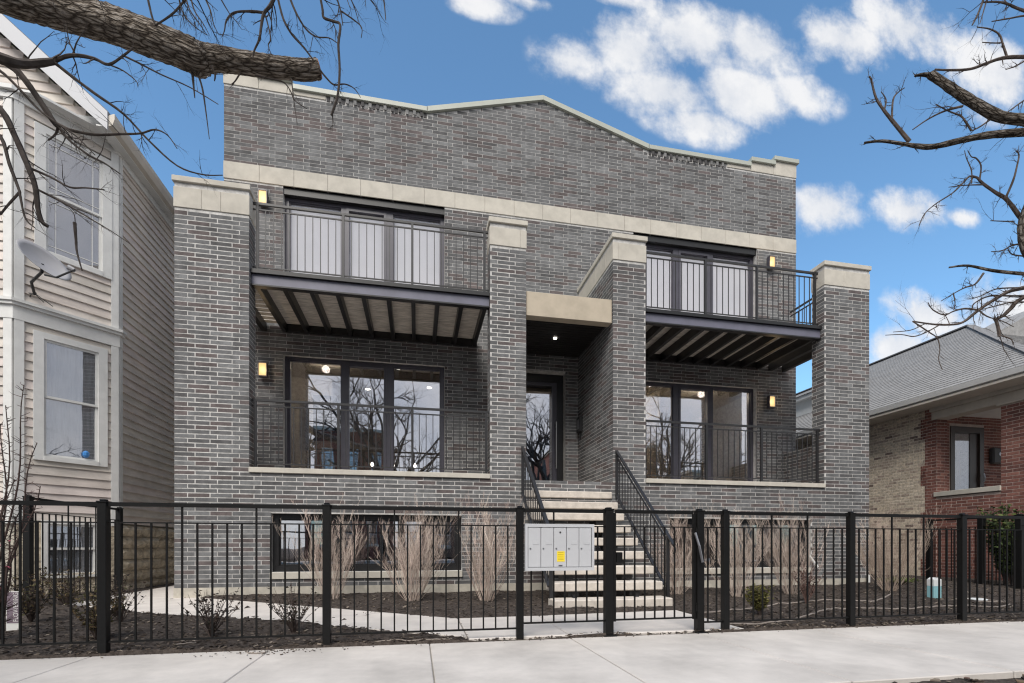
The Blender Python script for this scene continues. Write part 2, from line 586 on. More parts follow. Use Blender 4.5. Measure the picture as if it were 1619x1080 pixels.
material('white_trim', (0.70, 0.70, 0.685), rough=0.55, var=0.05, vscale=6, bump=0.04, bscale=30)
material('siding', (0.43, 0.355, 0.325), rough=0.6, var=0.10, vscale=2.2, attr='tone', bump=0.06, bscale=25, stretch=(1, 1, 5), stain=(1.1, .16))
material('house_stone', (0.46, 0.40, 0.31), rough=0.95, var=0.3, vscale=9, bump=0.9, bscale=22, bdist=0.02)
material('shingle', (0.235, 0.235, 0.24), rough=1.0, var=0.14, vscale=14, attr='tone', bump=0.3, bscale=180, spec=0.12)
material('red_brick', (0.2, 0.07, 0.05), rough=0.85, var=0.2, vscale=24, attr='tone', bump=0.35, bscale=90)
material('common_brick', (0.3, 0.25, 0.2), rough=0.92, var=0.28, vscale=22, attr='tone', bump=0.6, bscale=70)
material('smeared_mortar', (0.72, 0.64, 0.535), rough=0.95, var=0.18, vscale=9, bump=0.7, bscale=40, bdist=0.008)
material('red_mortar', (0.50, 0.41, 0.36), rough=0.95, var=0.15, vscale=12)
material('beige_trim', (0.58, 0.535, 0.47), rough=0.6, var=0.08, vscale=3)
material('gutter', (0.66, 0.66, 0.65), rough=0.4, var=0.04, vscale=3)
material('concrete', (0.56, 0.525, 0.49), rough=0.9, var=0.13, vscale=1.7, bump=0.35, bscale=160, bdist=0.002, detail=8, stain=(1.6, .13))
material('path_concrete', (0.62, 0.575, 0.53), rough=0.9, var=0.08, vscale=3.1, bump=0.35, bscale=160, bdist=0.002, detail=9)
material('soil', (0.068, 0.056, 0.049), rough=1.0, var=0.5, vscale=22, bump=1.0, bscale=55, bdist=0.02, spec=0.15, detail=9)
material('chips', (0.08, 0.06, 0.05), rough=0.95, attr='tone', spec=0.2)
material('lawn', (0.10, 0.09, 0.05), rough=1.0, var=0.4, vscale=3, color2=(0.06, 0.075, 0.028), bump=0.8, bscale=60, bdist=0.02)
material('asphalt', (0.12, 0.12, 0.12), rough=0.9, var=0.2, vscale=30, bump=0.4, bscale=200)
material('kerb', (0.38, 0.37, 0.35), rough=0.9, var=0.15, vscale=6)
material('twig_dark', (0.060, 0.050, 0.045), rough=0.9, var=0.3, vscale=25, spec=0.2)
material('twig_brown', (0.10, 0.080, 0.070), rough=0.9, var=0.35, vscale=20, bump=0.6, bscale=60, spec=0.2)
material('cut_wood', (0.33, 0.17, 0.10), rough=0.9, var=0.4, vscale=40)
material('shrub_stem', (0.36, 0.27, 0.225), rough=0.85, attr='tone', spec=0.25)
material('shrub_leaf', (0.06, 0.05, 0.03), rough=0.8, attr='tone', spec=0.25)
material('grey_dish', (0.33, 0.33, 0.35), rough=0.45, var=0.04, vscale=5)
material('mail_grey', (0.50, 0.51, 0.535), rough=0.45, var=0.03, vscale=4, spec=0.5)
material('dark_gap', (0.02, 0.02, 0.022), rough=0.8)
material('lock_steel', (0.30, 0.30, 0.32), rough=0.3, metal=0.8)
material('brushed_steel', (0.50, 0.49, 0.47), rough=0.28, metal=1.0)
material('notice_yellow', (0.85, 0.66, 0.03), rough=0.7)
material('notice_ink', (0.42, 0.30, 0.02), rough=0.8)
material('sign_dark', (0.035, 0.035, 0.037), rough=0.5)
material('sign_white', (0.78, 0.78, 0.76), rough=0.6)
material('tag_purple', (0.22, 0.17, 0.21), rough=0.5)
material('tag_red', (0.32, 0.035, 0.03), rough=0.5)
material('carton_white', (0.72, 0.74, 0.74), rough=0.5)
material('carton_teal', (0.26, 0.50, 0.55), rough=0.5)
material('hose', (0.27, 0.23, 0.20), rough=0.7, var=0.15, vscale=10)
material('lamp_glow', (0.10, 0.075, 0.04), rough=0.5, emit=(1.0, 0.66, 0.28), estr=0.36)
material('ceiling_glow', (0.9, 0.9, 0.85), rough=0.4, emit=(1.0, 0.93, 0.8), estr=6.0)
material('dark_door', (0.035, 0.022, 0.018), rough=0.35)
material('blue_plastic', (0.05, 0.22, 0.55), rough=0.4)
material('curtain', (0.42, 0.45, 0.49), rough=0.9, var=0.2, vscale=30, stretch=(1, 1, .1))
material('cream_paint', (0.45, 0.42, 0.36), rough=0.8, var=0.05, vscale=2)
glass('window_glass', 0.44, tint=(0.80, 0.80, 0.80), gcol=(0.95, 0.95, 1.0))
glass('upper_glass', 0.07, tint=(1, 1, 1), gcol=(0.95, 0.95, 1.0))
glass('old_glass', 0.22, tint=(0.85, 0.85, 0.85), gcol=(0.95, 0.95, 1.0))


# ------------------------------------------------------------------ brick laying
class Bricks:
    """lays courses of real bricks; the largest 300 in view become objects, the rest one joined part"""

    def __init__(self, length, course, joint, tones, proud, zref, bond):
        self.L, self.C, self.J, self.tones, self.p, self.zref, self.bond = length, course, joint, tones, proud, zref, bond
        self.items = []
        self.rng = random.Random(11)

    def tone(self):
        r = self.rng.random()
        for w, c in self.tones:
            if r < w:
                k = self.rng.uniform(0.86, 1.14)
                return (c[0] * k, c[1] * k, c[2] * k)
            r -= w
        return self.tones[-1][1]

    def wall(self, plane, pos, u0, u1, z0, z1, holes=(), top=None, off=0.0):
        """plane: '-Y','+X','-X'; pos: the plane's coordinate; u runs along X (or Y); holes = (ua,ub,za,zb)"""
        k0 = int(floor((z0 - self.zref) / self.C + 0.4))
        k = k0
        while True:
            za = self.zref + k * self.C
            zb = za + self.C - self.J
            if za + self.C * 0.6 > z1:
                break
            zc = (za + zb) / 2
            segs = [(u0, u1)]
            cuts = list(holes)
            if top:
                a, b = top(zc + self.C * 0.3)
                segs = [(max(u0, a), min(u1, b))] if b > a else []
            for ha, hb, ga, gb in cuts:
                if ga - self.C * .08 < zc < gb + self.C * .08:
                    ns = []
                    for s, e in segs:
                        if hb <= s or ha >= e:
                            ns.append((s, e)); continue
                        if ha > s:
                            ns.append((s, ha))
                        if hb < e:
                            ns.append((hb, e))
                    segs = ns
            shift = off + (self.bond * self.L if k % 2 else 0.0)
            for s, e in segs:
                j = int(floor((s - shift) / self.L))
                while True:
                    a = shift + j * self.L + self.J / 2
                    b = a + self.L - self.J
                    if a >= e:
                        break
                    aa, bb = max(a, s), min(b, e)
                    if bb - aa > 0.025:
                        self.items.append((plane, pos, aa, bb, max(za, z0), min(zb, z1), self.tone()))
                    j += 1
            k += 1
        return self

    def finish(self, parent, mat, name='brick', limit=300, vmax=790, planes=('-Y',)):
        score = []
        for i, (pl, pos, a, b, za, zb, t) in enumerate(self.items):
            if pl not in planes or b - a < self.L * .8:
                continue
            c = (a + b) / 2
            x, y = (c, pos) if pl == '-Y' else (pos, c)
            u, v, d = proj(x, y, (za + zb) / 2)
            if d < 1 or not (10 < u < 1609 and 10 < v < vmax):
                continue
            ar = (b - a) * (zb - za) / (d * d) * (y / d if pl == '-Y' else abs(x) / d)
            score.append((ar, i))
        score.sort(reverse=True)
        single = set(i for _, i in score[:limit])
        stuff = MB()
        cache = {}
        for i, (pl, pos, a, b, za, zb, t) in enumerate(self.items):
            w = self.p * (1 + 0.5 * (((i * 7919) % 100) / 100.0 - .5))
            if i in single:
                key = (pl, round(b - a, 3), round(zb - za, 3), self.rng.randrange(26))
                if key not in cache:
                    m = MB()
                    hl, hz = (b - a) / 2, (zb - za) / 2
                    if pl == '-Y':
                        m.bevbox(-hl, hl, -self.p, 0.006, -hz, hz, 0.0035, t)
                    elif pl == '-X':
                        m.bevbox(-self.p, 0.006, -hl, hl, -hz, hz, 0.0035, t)
                    else:
                        m.bevbox(-0.006, self.p, -hl, hl, -hz, hz, 0.0035, t)
                    cache[key] = m.mesh(name, mat)
                c = (a + b) / 2
                inst(cache[key], name, parent, (c, pos, (za + zb) / 2) if pl == '-Y' else (pos, c, (za + zb) / 2))
            elif pl == '-Y':
                stuff.box(a, b, pos - w, pos + 0.006, za, zb, t, skip=(4,))
            elif pl == '-X':
                stuff.box(pos - w, pos + 0.006, a, b, za, zb, t, skip=(3,))
            else:
                stuff.box(pos - 0.006, pos + w, a, b, za, zb, t, skip=(5,))
        return stuff.build('brickwork', mat, parent, kind='stuff')


def grid_wall(m, x0, x1, z0, z1, y0, y1, holes):
    """solid wall slab with rectangular openings (x-z plane)"""
    zs = sorted(set([z0, z1] + [z for h in holes for z in h[2:] if z0 < z < z1]))
    for za, zb in zip(zs[:-1], zs[1:]):
        zc = (za + zb) / 2
        segs = [(x0, x1)]
        for ha, hb, ga, gb in holes:
            if ga < zc < gb:
                ns = []
                for s, e in segs:
                    if hb <= s or ha >= e:
                        ns.append((s, e)); continue
                    if ha > s:
                        ns.append((s, ha))
                    if hb < e:
                        ns.append((hb, e))
                segs = ns
        for s, e in segs:
            m.box(s, e, y0, y1, za, zb)


def grid_wall_x(m, y0, y1, z0, z1, x0, x1, holes):
    t = MB()
    grid_wall(t, y0, y1, z0, z1, x0, x1, holes)
    i = len(m.v)
    m.v.extend([(y, x, z) for x, y, z in t.v])
    m.f.extend([tuple(i + k for k in f)[::-1] for f in t.f])
    m.c.extend(t.c)


# ------------------------------------------------------------------ ground, sidewalk, path, street
def smooth01(t):
    t = max(0.0, min(1.0, t))
    return t * t * (3 - 2 * t)


def path_z(y):
    return 0.012 + 0.08 * smooth01((y - 4.4) / 4.4)


PATH = [
    [(-4.62, 8.60), (-3.58, 8.60), (-3.58, 15.0), (-4.62, 15.0)],
    [(-4.62, 7.35), (-3.90, 6.95), (-3.30, 8.10), (-3.58, 8.59), (-4.62, 8.59)],
    [(-3.885, 6.94), (-2.50, 6.20), (-1.95, 7.20), (-3.285, 8.09)],
    [(-2.485, 6.19), (-1.01, 5.44), (-0.45, 6.20), (-1.935, 7.19)],
    [(-0.995, 5.43), (0.455, 4.52), (0.455, 5.585), (-0.435, 6.19)],
    [(0.465, 4.41), (1.415, 4.41), (1.415, 5.62), (0.465, 5.59)],
    [(1.425, 4.41), (3.28, 4.41), (3.28, 5.75), (1.425, 5.62)],
]


def in_poly(x, y, poly, grow=0.0):
    c = False
    n = len(poly)
    for i in range(n):
        x1, y1 = poly[i]
        x2, y2 = poly[(i + 1) % n]
        if (y1 > y) != (y2 > y) and x < (x2 - x1) * (y - y1) / (y2 - y1) + x1:
            c = not c
    return c


def on_path(x, y):
    return any(in_poly(x, y, p) for p in PATH)


def gz(x, y):
    """ground height"""
    if y < -1.0:
        return -0.16
    if y < 2.62:
        return -0.035 + 0.02 * noise.noise(Vector((x * 1.7, y * 1.7, 0))) + 0.012 * noise.noise(Vector((x * 9, y * 9, 3)))
    if y < 4.36:
        return -0.06
    h = 0.012 + 0.085 * smooth01((y - 4.4) / 3.8)
    if x > 6.5:
        h += 0.05 * smooth01((x - 6.5) / 4) * smooth01((y - 4.8) / 3)
    if -7.5 < x < 14 and y < 9.5:
        if on_path(x, y):
            return path_z(y) - 0.035
        h += 0.030 * noise.noise(Vector((x * 1.3, y * 1.3, 5))) + 0.016 * noise.noise(Vector((x * 6, y * 6, 1))) + 0.008 * noise.noise(Vector((x * 19, y * 19, 2)))
        h += 0.02 * smooth01((y - 4.4) / .6)
    return h


def frange(a, b, s):
    r = []
    while a < b - 1e-6:
        r.append(a); a += s
    return r


def make_ground():
    xs = [-600, -150, -50, -20, -12] + frange(-8.0, 14.0, 0.075) + [14, 18, 30, 60, 150, 600]
    ys = [-600, -150, -60, -30, -10.0, -9.9, -1.2, -1.0] + frange(-0.8, 2.5, 0.15) + [2.55, 2.615, 2.63, 4.355, 4.365] + frange(4.43, 9.5, 0.075) + [9.5, 11, 15, 25, 60, 150, 600]
    m = MB()
    nx = len(xs)
    for y in ys:
        for x in xs:
            m.v.append((x, y, gz(x, y)))
    for j in range(len(ys) - 1):
        for i in range(nx - 1):
            a = j * nx + i
            m.f.append((a, a + 1, a + nx + 1, a + nx)); m.c.append(None)
    return structure(m.build('ground', 'soil', smooth=True))


make_ground()

# street behind the camera
structure(MB().box(-200, 200, -9.9, -1.25, -0.40, -0.13).build('road', 'asphalt'))
kerb = structure(MB().box(-60, 60, -1.24, -1.08, -0.30, 0.0).build('kerb', 'kerb'))
structure(MB().box(-200, 200, -13.5, -11.5, -0.30, 0.0).build('far_pavement', 'concrete'))

# sidewalk of separate slabs with tooled joints
sidewalk = structure(MB().box(-30, 40, 2.62, 4.35, -0.20, -0.022).build('sidewalk', 'foundation'))
for k in range(-5, 12):
    x0 = -2.49 + 1.30 * k
    m = MB()
    dz = RNG.uniform(-0.003, 0.003)
    m.bevbox(x0 + 0.004, x0 + 1.296, 2.61 + RNG.uniform(-.004, .004), 4.352, -0.12, dz, 0.006)
    m.build('paving_slab', 'concrete', sidewalk)
front_path = bpy.data.objects.new('front_path', None)
COL.objects.link(front_path)
structure(front_path)
for poly in PATH:
    m = MB()
    n = len(poly)
    cx = sum(p[0] for p in poly) / n
    cy = sum(p[1] for p in poly) / n
    top = [(x, y, path_z(y)) for x, y in poly]
    ins = [(cx + (x - cx) * (1 - .012), cy + (y - cy) * (1 - .012), path_z(y) + 0.006) for x, y in poly]
    bot = [(x, y, path_z(y) - 0.1) for x, y in poly]
    m.face(ins)
    for i in range(n):
        j = (i + 1) % n
        m.face([top[i], top[j], ins[j], ins[i]])
        m.face([bot[i], bot[j], top[j], top[i]])
    m.build('paving_slab', 'path_concrete', front_path)


def scatter_chips(name, count, region, label, cat, seed, size=(.012, .045), pal=None):
    r = random.Random(seed)
    m = MB()
    k = 0
    while k < count:
        x = r.uniform(region[0], region[1])
        y = region[2] + (region[3] - region[2]) * r.random() ** 1.5
        if y > 4.3 and on_path(x, y):
            continue
        if y > 8.0 and -3.55 < x < 8.75:
            continue
        z = gz(x, y) + r.uniform(0.0, 0.008)
        L = r.uniform(*size)
        w = L * r.uniform(.2, .45)
        a = r.uniform(0, 2 * pi)
        e = r.uniform(-.5, .5)
        t = r.uniform(-.4, .4)
        ax = Vector((cos(a), sin(a), e * .6)) * L
        bx = Vector((-sin(a), cos(a), t)) * w
        c = r.choice(pal)
        kk = r.uniform(.6, 1.25)
        c = (c[0] * kk, c[1] * kk, c[2] * kk)
        o = Vector((x, y, z)) - ax / 2 - bx / 2
        m.obox(o, ax, bx, (0, 0, w * .35), c)
        k += 1
    o = m.build(name, 'chips', kind='stuff')
    return tag(o, label, cat)


MULCH = [(0.045, 0.036, 0.030), (0.07, 0.055, 0.046), (0.095, 0.073, 0.058), (0.036, 0.03, 0.026), (0.13, 0.105, 0.083), (0.058, 0.047, 0.041), (0.25, 0.21, 0.17)]
scatter_chips('mulch', 15000, (-6.5, 12.0, 4.37, 8.0), 'dark brown bark mulch covering the planting beds behind the fence', 'mulch', 3, pal=MULCH)
scatter_chips('leaf_litter', 2600, (0.8, 7.0, 1.2, 2.66), 'dry leaves and bark bits on the bare soil strip by the sidewalk', 'leaf litter', 5, (.015, .07),
              pal=MULCH + [(0.16, 0.10, 0.06), (0.22, 0.16, 0.11), (0.14, 0.09, 0.075)])
# a few crumbs of soil spilled on the concrete
m = MB()
r = random.Random(9)
for k in range(260):
    if k < 120:
        x, y = r.gauss(-1.15, .22), 4.30 - abs(r.gauss(0, .09))
    else:
        x, y = r.uniform(-3, 7), 4.345 - abs(r.gauss(0, .035))
    s = r.uniform(.004, .014)
    c = r.choice(MULCH)
    a = r.uniform(0, pi)
    m.obox((x, y, 0.002), (cos(a) * s, sin(a) * s, 0), (-sin(a) * s * .6, cos(a) * s * .6, 0), (0, 0, s * .4), c)
tag(m.build('soil_crumbs', 'chips', kind='stuff'), 'crumbs of dark soil spilled along the edge of the sidewalk', 'soil')
# ------------------------------------------------------------------ the brick apartment building
YF, YW, XC, HW = 8.04, 9.925, 2.594, 6.12
XL, XR = XC - HW, XC + HW                 # -3.526 .. 8.714
PW = 1.016                                # outer pier width
EL, ER = XC - 0.784, XC + 0.784           # entry recess
PD = 0.305
C_ = 0.0677
bld = thing('brick_building', 'two storey grey brick apartment building with cream stone bands and four piers', 'building', (XC, YW, 0))
GREY = [(0.46, (0.140, 0.142, 0.146)), (0.12, (0.172, 0.175, 0.179)), (0.20, (0.106, 0.105, 0.108)), (0.22, (0.118, 0.099, 0.098))]
B = Bricks(0.3048, C_, 0.0125, GREY, 0.0018, 0.238, 1 / 3)

WIN_L = (XC - 5.094, XC - 2.044)          # window openings in the main wall
WIN_R = (XC + 2.044, XC + 5.094)
UPZ = (5.13, 7.715)
LOZ = (2.06, 4.525)
DOOR = (XC - 0.50, XC + 0.50)
holes = [WIN_L + UPZ, WIN_R + UPZ, WIN_L + LOZ, WIN_R + LOZ, DOOR + (2.02, 4.54)]
BAND = (7.715, 8.035)
# mortar core of the main wall, gable profile above
w = MB()
grid_wall(w, XL, XR, 0.0, 9.50, YW, YW + 0.30, holes)
gable = [(XL, 9.5), (XR, 9.5), (XR, 9.54), (4.98, 9.545), (XC, 10.2), (XC - (4.98 - XC), 9.545), (XL, 9.54)]
w.prism(gable, 'Y', YW, YW + 0.30)
# side and rear walls, roof, floors
w.box(XL, XL + 0.3, YW + 0.3, 24, 0, 9.5)
w.box(XR - 0.3, XR, YW + 0.3, 24, 0, 9.5)
w.box(XL + 0.3, XR - 0.3, 23.7, 24, 0, 9.5)
w.build('wall', 'mortar', bld)
MB().box(XL + 0.3, XR - 0.3, YW + 0.3, 23.7, 8.6, 8.8).build('roof', 'coping_metal', bld)
rm = MB()
for z0, z1 in ((1.85, 2.045), (4.78, 5.10), (7.90, 8.1)):
    rm.box(XL + 0.31, XR - 0.31, YW + 0.31, 14.6, z0, z1)
rm.box(XL + 0.31, XR - 0.31, 14.6, 14.8, 1.0, 8.1)
for x in (XC - 1.2, XC + 1.1):
    rm.box(x, x + 0.12, YW + 0.31, 14.59, 2.05, 7.89)
rm.box(5.9, 6.0, 11.3, 12.9, 2.05, 4.77)      # hall partition seen through the right window
rm.box(XL + 0.31, -1.95, 12.0, 12.1, 2.05, 4.77)
rm.build('room', 'plaster', bld)
fl = MB()
for x0, x1 in ((XL + .32, XC - 1.21), (XC - 1.07, XC + 1.09), (XC + 1.23, XR - .32)):
    fl.box(x0, x1, YW + 0.32, 14.58, 2.046, 2.06)
fl.build('floor', 'floor_wood', bld)

# bricks of the main wall
def gtop(z):
    if z < 9.53:
        return (XL, XR)
    t = (z - 9.53) / (10.2 - 9.53)
    h = (4.98 - XC) * (1 - t)
    return (XC - h, XC + h)
B.J = 0.0085
B.wall('-Y', YW, XL - 0.004, XR + 0.004, 1.9, 7.715, holes)
B.wall('-Y', YW, XL - 0.004, XR + 0.004, 8.035, 10.2, [(XL - 1, XL + 1.80, 9.47, 12), (XR - 1.80, XR + 1, 9.47, 12), (XL + 1.8, .22, 9.44, 9.56), (4.97, XR - 1.8, 9.44, 9.56)], top=gtop)
B.wall('-X', XL, YW + 0.012, YW + 1.5, 0.24, 9.47)
B.wall('+X', XR, YW + 0.012, YW + 4.0, 0.24, 9.47)

# piers, wing walls, terrace front
B.J = 0.0108
core = MB()
base_holes = [(-2.20, 0.725, 0.46, 1.365), (2 * XC - 0.725, 2 * XC + 2.20, 0.46, 1.365)]
grid_wall(core, XL, XR, 0.0, 1.98, YF, YF + PD, base_holes)
PIERS = [(XL, XL + PW), (XR - PW, XR), (EL - 0.61, EL), (ER, ER + 0.61)]
for a, b in PIERS:
    core.box(a, b, YF, YF + PD, 1.98, 6.262)
WALLS = [(EL - 0.305, EL), (ER, ER + 0.305)]
for a, b in WALLS:
    core.box(a, b, YF + PD, YW, 0.0, 6.262)
for a, b in ((XL, XL + .305), (XR - .305, XR)):         # side parapets of the terraces
    core.box(a, b, YF + PD, YW, 0.0, 3.02)
core.build('pier_wall', 'mortar', bld)
STB, STT = 5.89, 6.192
B.wall('-Y', YF, XL - .004, XR + .004, 0.238, 1.98, base_holes + [(-2.21, .735, .34, .47), (2 * XC - .735, 2 * XC + 2.21, .34, .47)])
for a, b in PIERS:
    B.wall('-Y', YF, a - .004, b + .004, 1.98, STB)
    B.wall('-Y', YF + 0.004, a + .015, b - .015, STT, 6.262)
B.wall('+X', XL + PW, YF + .012, YF + PD, 2.04, STB)
B.wall('-X', XR - PW, YF + .012, YF + PD, 2.04, STB)
B.wall('-X', XL, YF + .012, YW, 0.238, 3.02)
B.wall('-X', XL, YF + .012, YF + PD, 3.02, STB)
B.wall('+X', XR, YF + .012, YW, 0.238, 3.02)
B.wall('+X', XR, YF + .012, YF + PD, 3.02, STB)
B.wall('-X', EL - .61, YF + .012, YF + PD, 2.04, STB)
B.wall('+X', ER + .61, YF + .012, YF + PD, 2.04, STB)
B.wall('-X', ER, YF + .012, YW, 1.2, STB)
B.wall('+X', EL, YF + .012, YW, 1.2, STB)
B.wall('-X', EL - .305, YF + PD, YW, 2.04, STB)
B.wall('+X', ER + .305, YF + PD, YW, 2.04, STB)
B.wall('-X', XR - .305, YF + PD, YW, 2.04, 3.02)
B.wall('+X', XL + .305, YF + PD, YW, 2.04, 3.02)
B.finish(bld, 'brick')

# soldier bricks below the low coping
sol = {}
for sgn in (-1, 1):
    n = 27
    for i in range(n):
        xa = XL + 1.815 + i * (0.22 - XL - 1.83) / n
        xm = xa + 0.03
        if sgn > 0:
            xm = 2 * XC - xm
        k = RNG.randrange(5)
        if k not in sol:
            c = (.07, .068, .07) if k < 2 else (.2, .2, .2)
            sol[k] = MB().bevbox(-.029, .029, -.008, .01, -.047, .047, .004, c).mesh('soldier_brick', 'brick')
        inst(sol[k], 'soldier_brick', bld, (xm, YW - (.022 if i % 2 else -.004) - RNG.uniform(0, .008), 9.497 + RNG.uniform(-.008, .008)))

# concrete foundation
MB().box(XL - .01, XR + .01, YF - 0.012, YF + 0.2, -0.2, 0.236).build('foundation', 'foundation', bld)


def stone(x0, x1, y0, y1, z0, z1, mat='limestone', name='stone_block', bev=0.005):
    return MB().bevbox(x0, x1, y0, y1, z0, z1, bev).build(name, mat, bld)


# limestone band across the facade, in blocks
nb = 20
for i in range(nb):
    a = XL + (XR - XL) * i / nb
    b = XL + (XR - XL) * (i + 1) / nb
    stone(a + .002 - (0.01 if i == 0 else 0), b - .002 + (0.01 if i == nb - 1 else 0), YW - .016, YW + .06, BAND[0], BAND[1])
# stepped stone at the parapet ends and metal copings
for sgn in (-1, 1):
    def mx(a, b):
        return (a, b) if sgn < 0 else (2 * XC - b, 2 * XC - a)
    for k, top in enumerate((9.79, 9.675, 9.555)):
        a = XL - (.012 if k == 0 else 0) + .6 * k + (0.012 if k == 0 else 0)
        x0, x1 = mx(XL + .6 * k - (.01 if k == 0 else -.002), XL + .6 * (k + 1) - .002)
        stone(x0, x1, YW - .014, YW + .34, 9.475, top)
        x0, x1 = mx(XL + .6 * k - (.05 if k == 0 else .03), XL + .6 * (k + 1) + (.0 if k < 2 else -.03))
        if k < 2:
            MB().bevbox(x0, x1, YW - .06, YW + .38, top + .002, top + .098, .006).build('coping', 'coping_metal' if True else '', bld)
    x0, x1 = mx(XL + 1.2, 0.215)
    MB().bevbox(x0, x1, YW - .055, YW + .38, 9.557, 9.652, .006).build('coping', 'coping_metal', bld)
    # raking coping to the peak
    xa, xb = (0.20, XC - .001) if sgn < 0 else (2 * XC - .20, XC + .001)
    m = MB()
    m.prism([(xa, 9.556), (xb, 10.205), (xb, 10.30), (xa, 9.655)] if sgn < 0 else [(xb, 10.205), (xa, 9.556), (xa, 9.655), (xb, 10.30)], 'Y', YW - .055, YW + .38)
    m.build('coping', 'coping_metal', bld)

# pier heads: stone block, thin brick course, projecting cap
for i, (a, b) in enumerate(PIERS):
    back = YF + PD
    if i < 2:
        mid = a + PW * .36 if i == 0 else a + PW * .42
        cuts = [(a - .012, mid - .001), (mid + .001, a + PW * .62 - .001), (a + PW * .62 + .001, b + .012)] if i == 0 else [(a - .012, mid - .001), (mid + .001, b + .012)]
    elif i == 2:
        cuts = [(a - .012, b - .10), (b - .098, b + .012)]
    else:
        cuts = [(a - .012, a + .10), (a + .102, b + .012)]
    for c0, c1 in cuts:
        stone(c0, c1, YF - .014, back + .012, STB, STT)
    stone(a - .028, b + .028, YF - .034, back + .03, 6.264, 6.345, name='pier_cap')
for (a, b), s in zip(WALLS, (1, -1)):
    for k in range(3):
        y0 = YF + PD + .014 + k * (YW - YF - PD - .014) / 3
        y1 = YF + PD + .014 + (k + 1) * (YW - YF - PD - .014) / 3 - .003
        stone(a - .012, b + .012, y0, y1, STB, STT)
        stone(a - .028, b + .028, y0 + .018, y1 + .0175 if k < 2 else y1, 6.264, 6.345, name='pier_cap')
# terrace sills and basement sills
stone(XL + PW + .004, EL - .614, YF - .035, YF + PD, 1.982, 2.062, name='sill')
stone(ER + .614, XR - PW - .004, YF - .035, YF + PD, 1.982, 2.062, name='sill')
stone(-2.21, 0.735, YF - .03, YF + .12, 0.352, 0.458, name='sill')
stone(2 * XC - .735, 2 * XC + 2.21, YF - .03, YF + .12, 0.352, 0.458, name='sill')
# terrace floors
for a, b in ((XL + .31, EL - .31), (ER + .31, XR - .31)):
    MB().box(a, b, YF + PD + .01, YW - .01, 1.85, 2.03).build('terrace_floor', 'path_concrete', bld)

# entry: landing, stone beam, slatted black ceiling, downlight
stone(EL + .012, ER - .012, YF + .21, YW - .01, 1.90, 2.003, mat='tread_stone', name='landing')
MB().box(EL + .006, ER - .006, YF + .35, YW - .01, 0.2, 1.898).build('landing_base', 'mortar', bld)
stone(EL + .012, ER - .012, YF + .03, YF + .20, 4.785, 5.195, mat='warm_stone', name='entry_beam')
MB().box(EL + .012, ER - .012, YF + .202, YW - .012, 5.00, 5.16).build('entry_roof', 'coping_metal', bld)
ceil_ = MB().box(EL + .012, ER - .012, YF + .202, YW - .012, 4.90, 4.998).build('entry_ceiling', 'black_wood', bld)
ns = 17
for i in range(ns):
    y0 = YF + .21 + i * (YW - YF - .23) / ns
    MB().box(EL + .014, ER - .014, y0, y0 + .085, 4.872, 4.899).build('ceiling_slat', 'black_wood', ceil_)
dl = MB()
dl.tube([(XC + .02, 9.05, 4.860), (XC + .02, 9.05, 4.871)], .032, 16)
tag(dl.build('downlight', 'ceiling_glow'), 'small round downlight in the black slatted ceiling over the entry', 'light')

# black steel lintels over the openings
for a, b in (WIN_L, WIN_R):
    MB().box(a - .001, b + .001, YW + .03, YW + .26, 7.585, 7.713).build('lintel', 'black_metal', bld)


def window_unit(name, x0, x1, z0, z1, y, lites, gmat, blind=False, sash=None, parent=bld, fm='frame_metal', fw=.055):
    """frame + panes; lites are glass x-ranges; members between them are the mullions"""
    m = MB()
    m.box(x0, x1, y, y + .10, z1 - fw, z1)
    m.box(x0, x1, y, y + .10, z0, z0 + fw * 1.2)
    xs = [x0] + [q for l in lites for q in l] + [x1]
    for i in range(0, len(xs), 2):
        m.box(xs[i], xs[i + 1], y - .004, y + .10, z0 + fw * 1.2 + .0005, z1 - fw - .0005)
    for i, (a, b) in enumerate(lites):           # glazing stops
        s = .05 if sash == i else .018
        yy = y + .022 if sash != i else y - .014
        za, zb = z0 + fw * 1.2 + .001, z1 - fw - .001
        m.box(a + .0005, a + s, yy, y + .09, za, zb)
        m.box(b - s, b - .0005, yy, y + .09, za, zb)
        m.box(a + s + .0005, b - s - .0005, yy, y + .09, zb - s, zb)
        m.box(a + s + .0005, b - s - .0005, yy, y + .09, za, za + s)
    w = m.build(name, fm, parent)
    for i, (a, b) in enumerate(lites):
        s = .05 if sash == i else .018
        MB().box(a + s, b - s, y + .048, y + .056, z0 + fw * 1.2 + s, z1 - fw - s).build('pane', gmat, w)
        if blind:
            MB().box(a + .004, b - .004, y + .066, y + .069, z0 + .05, z1 - .05).build('roller_blind', 'blind', w)
    return w


def lites_for(x0):
    return [(x0 + .075, x0 + 1.04), (x0 + 1.135, x0 + 1.90), (x0 + 2.03, x0 + 2.975)]


for (a, b) in (WIN_L, WIN_R):
    lt = lites_for(a) if a < XC else [(2 * XC - q, 2 * XC - p) for p, q in reversed(lites_for(WIN_L[0]))]
    window_unit('window', a + .003, b - .003, UPZ[0], 7.583, YW + .13, lt, 'upper_glass', blind=True, sash=1)
    window_unit('window', a + .003, b - .003, LOZ[0], LOZ[1] - .003, YW + .13, lt, 'window_glass', sash=1)
for a, b in ((-2.20, 0.725), (2 * XC - 0.725, 2 * XC + 2.20)):
    wl = (b - a) / 3
    lt = [(a + .09, a + wl - .04), (a + wl + .04, a + 2 * wl - .04), (a + 2 * wl + .04, b - .09)]
    window_unit('basement_window', a + .003, b - .003, 0.46, 1.362, YF + .09, lt, 'window_glass', fm='black_metal', fw=.08)
bs = MB()
bs.box(-2.4, .9, 10.6, 10.7, .1, 1.7)
bs.box(2 * XC - .9, 2 * XC + 2.4, 10.6, 10.7, .1, 1.7)
bs.build('basement_wall', 'plaster', bld)

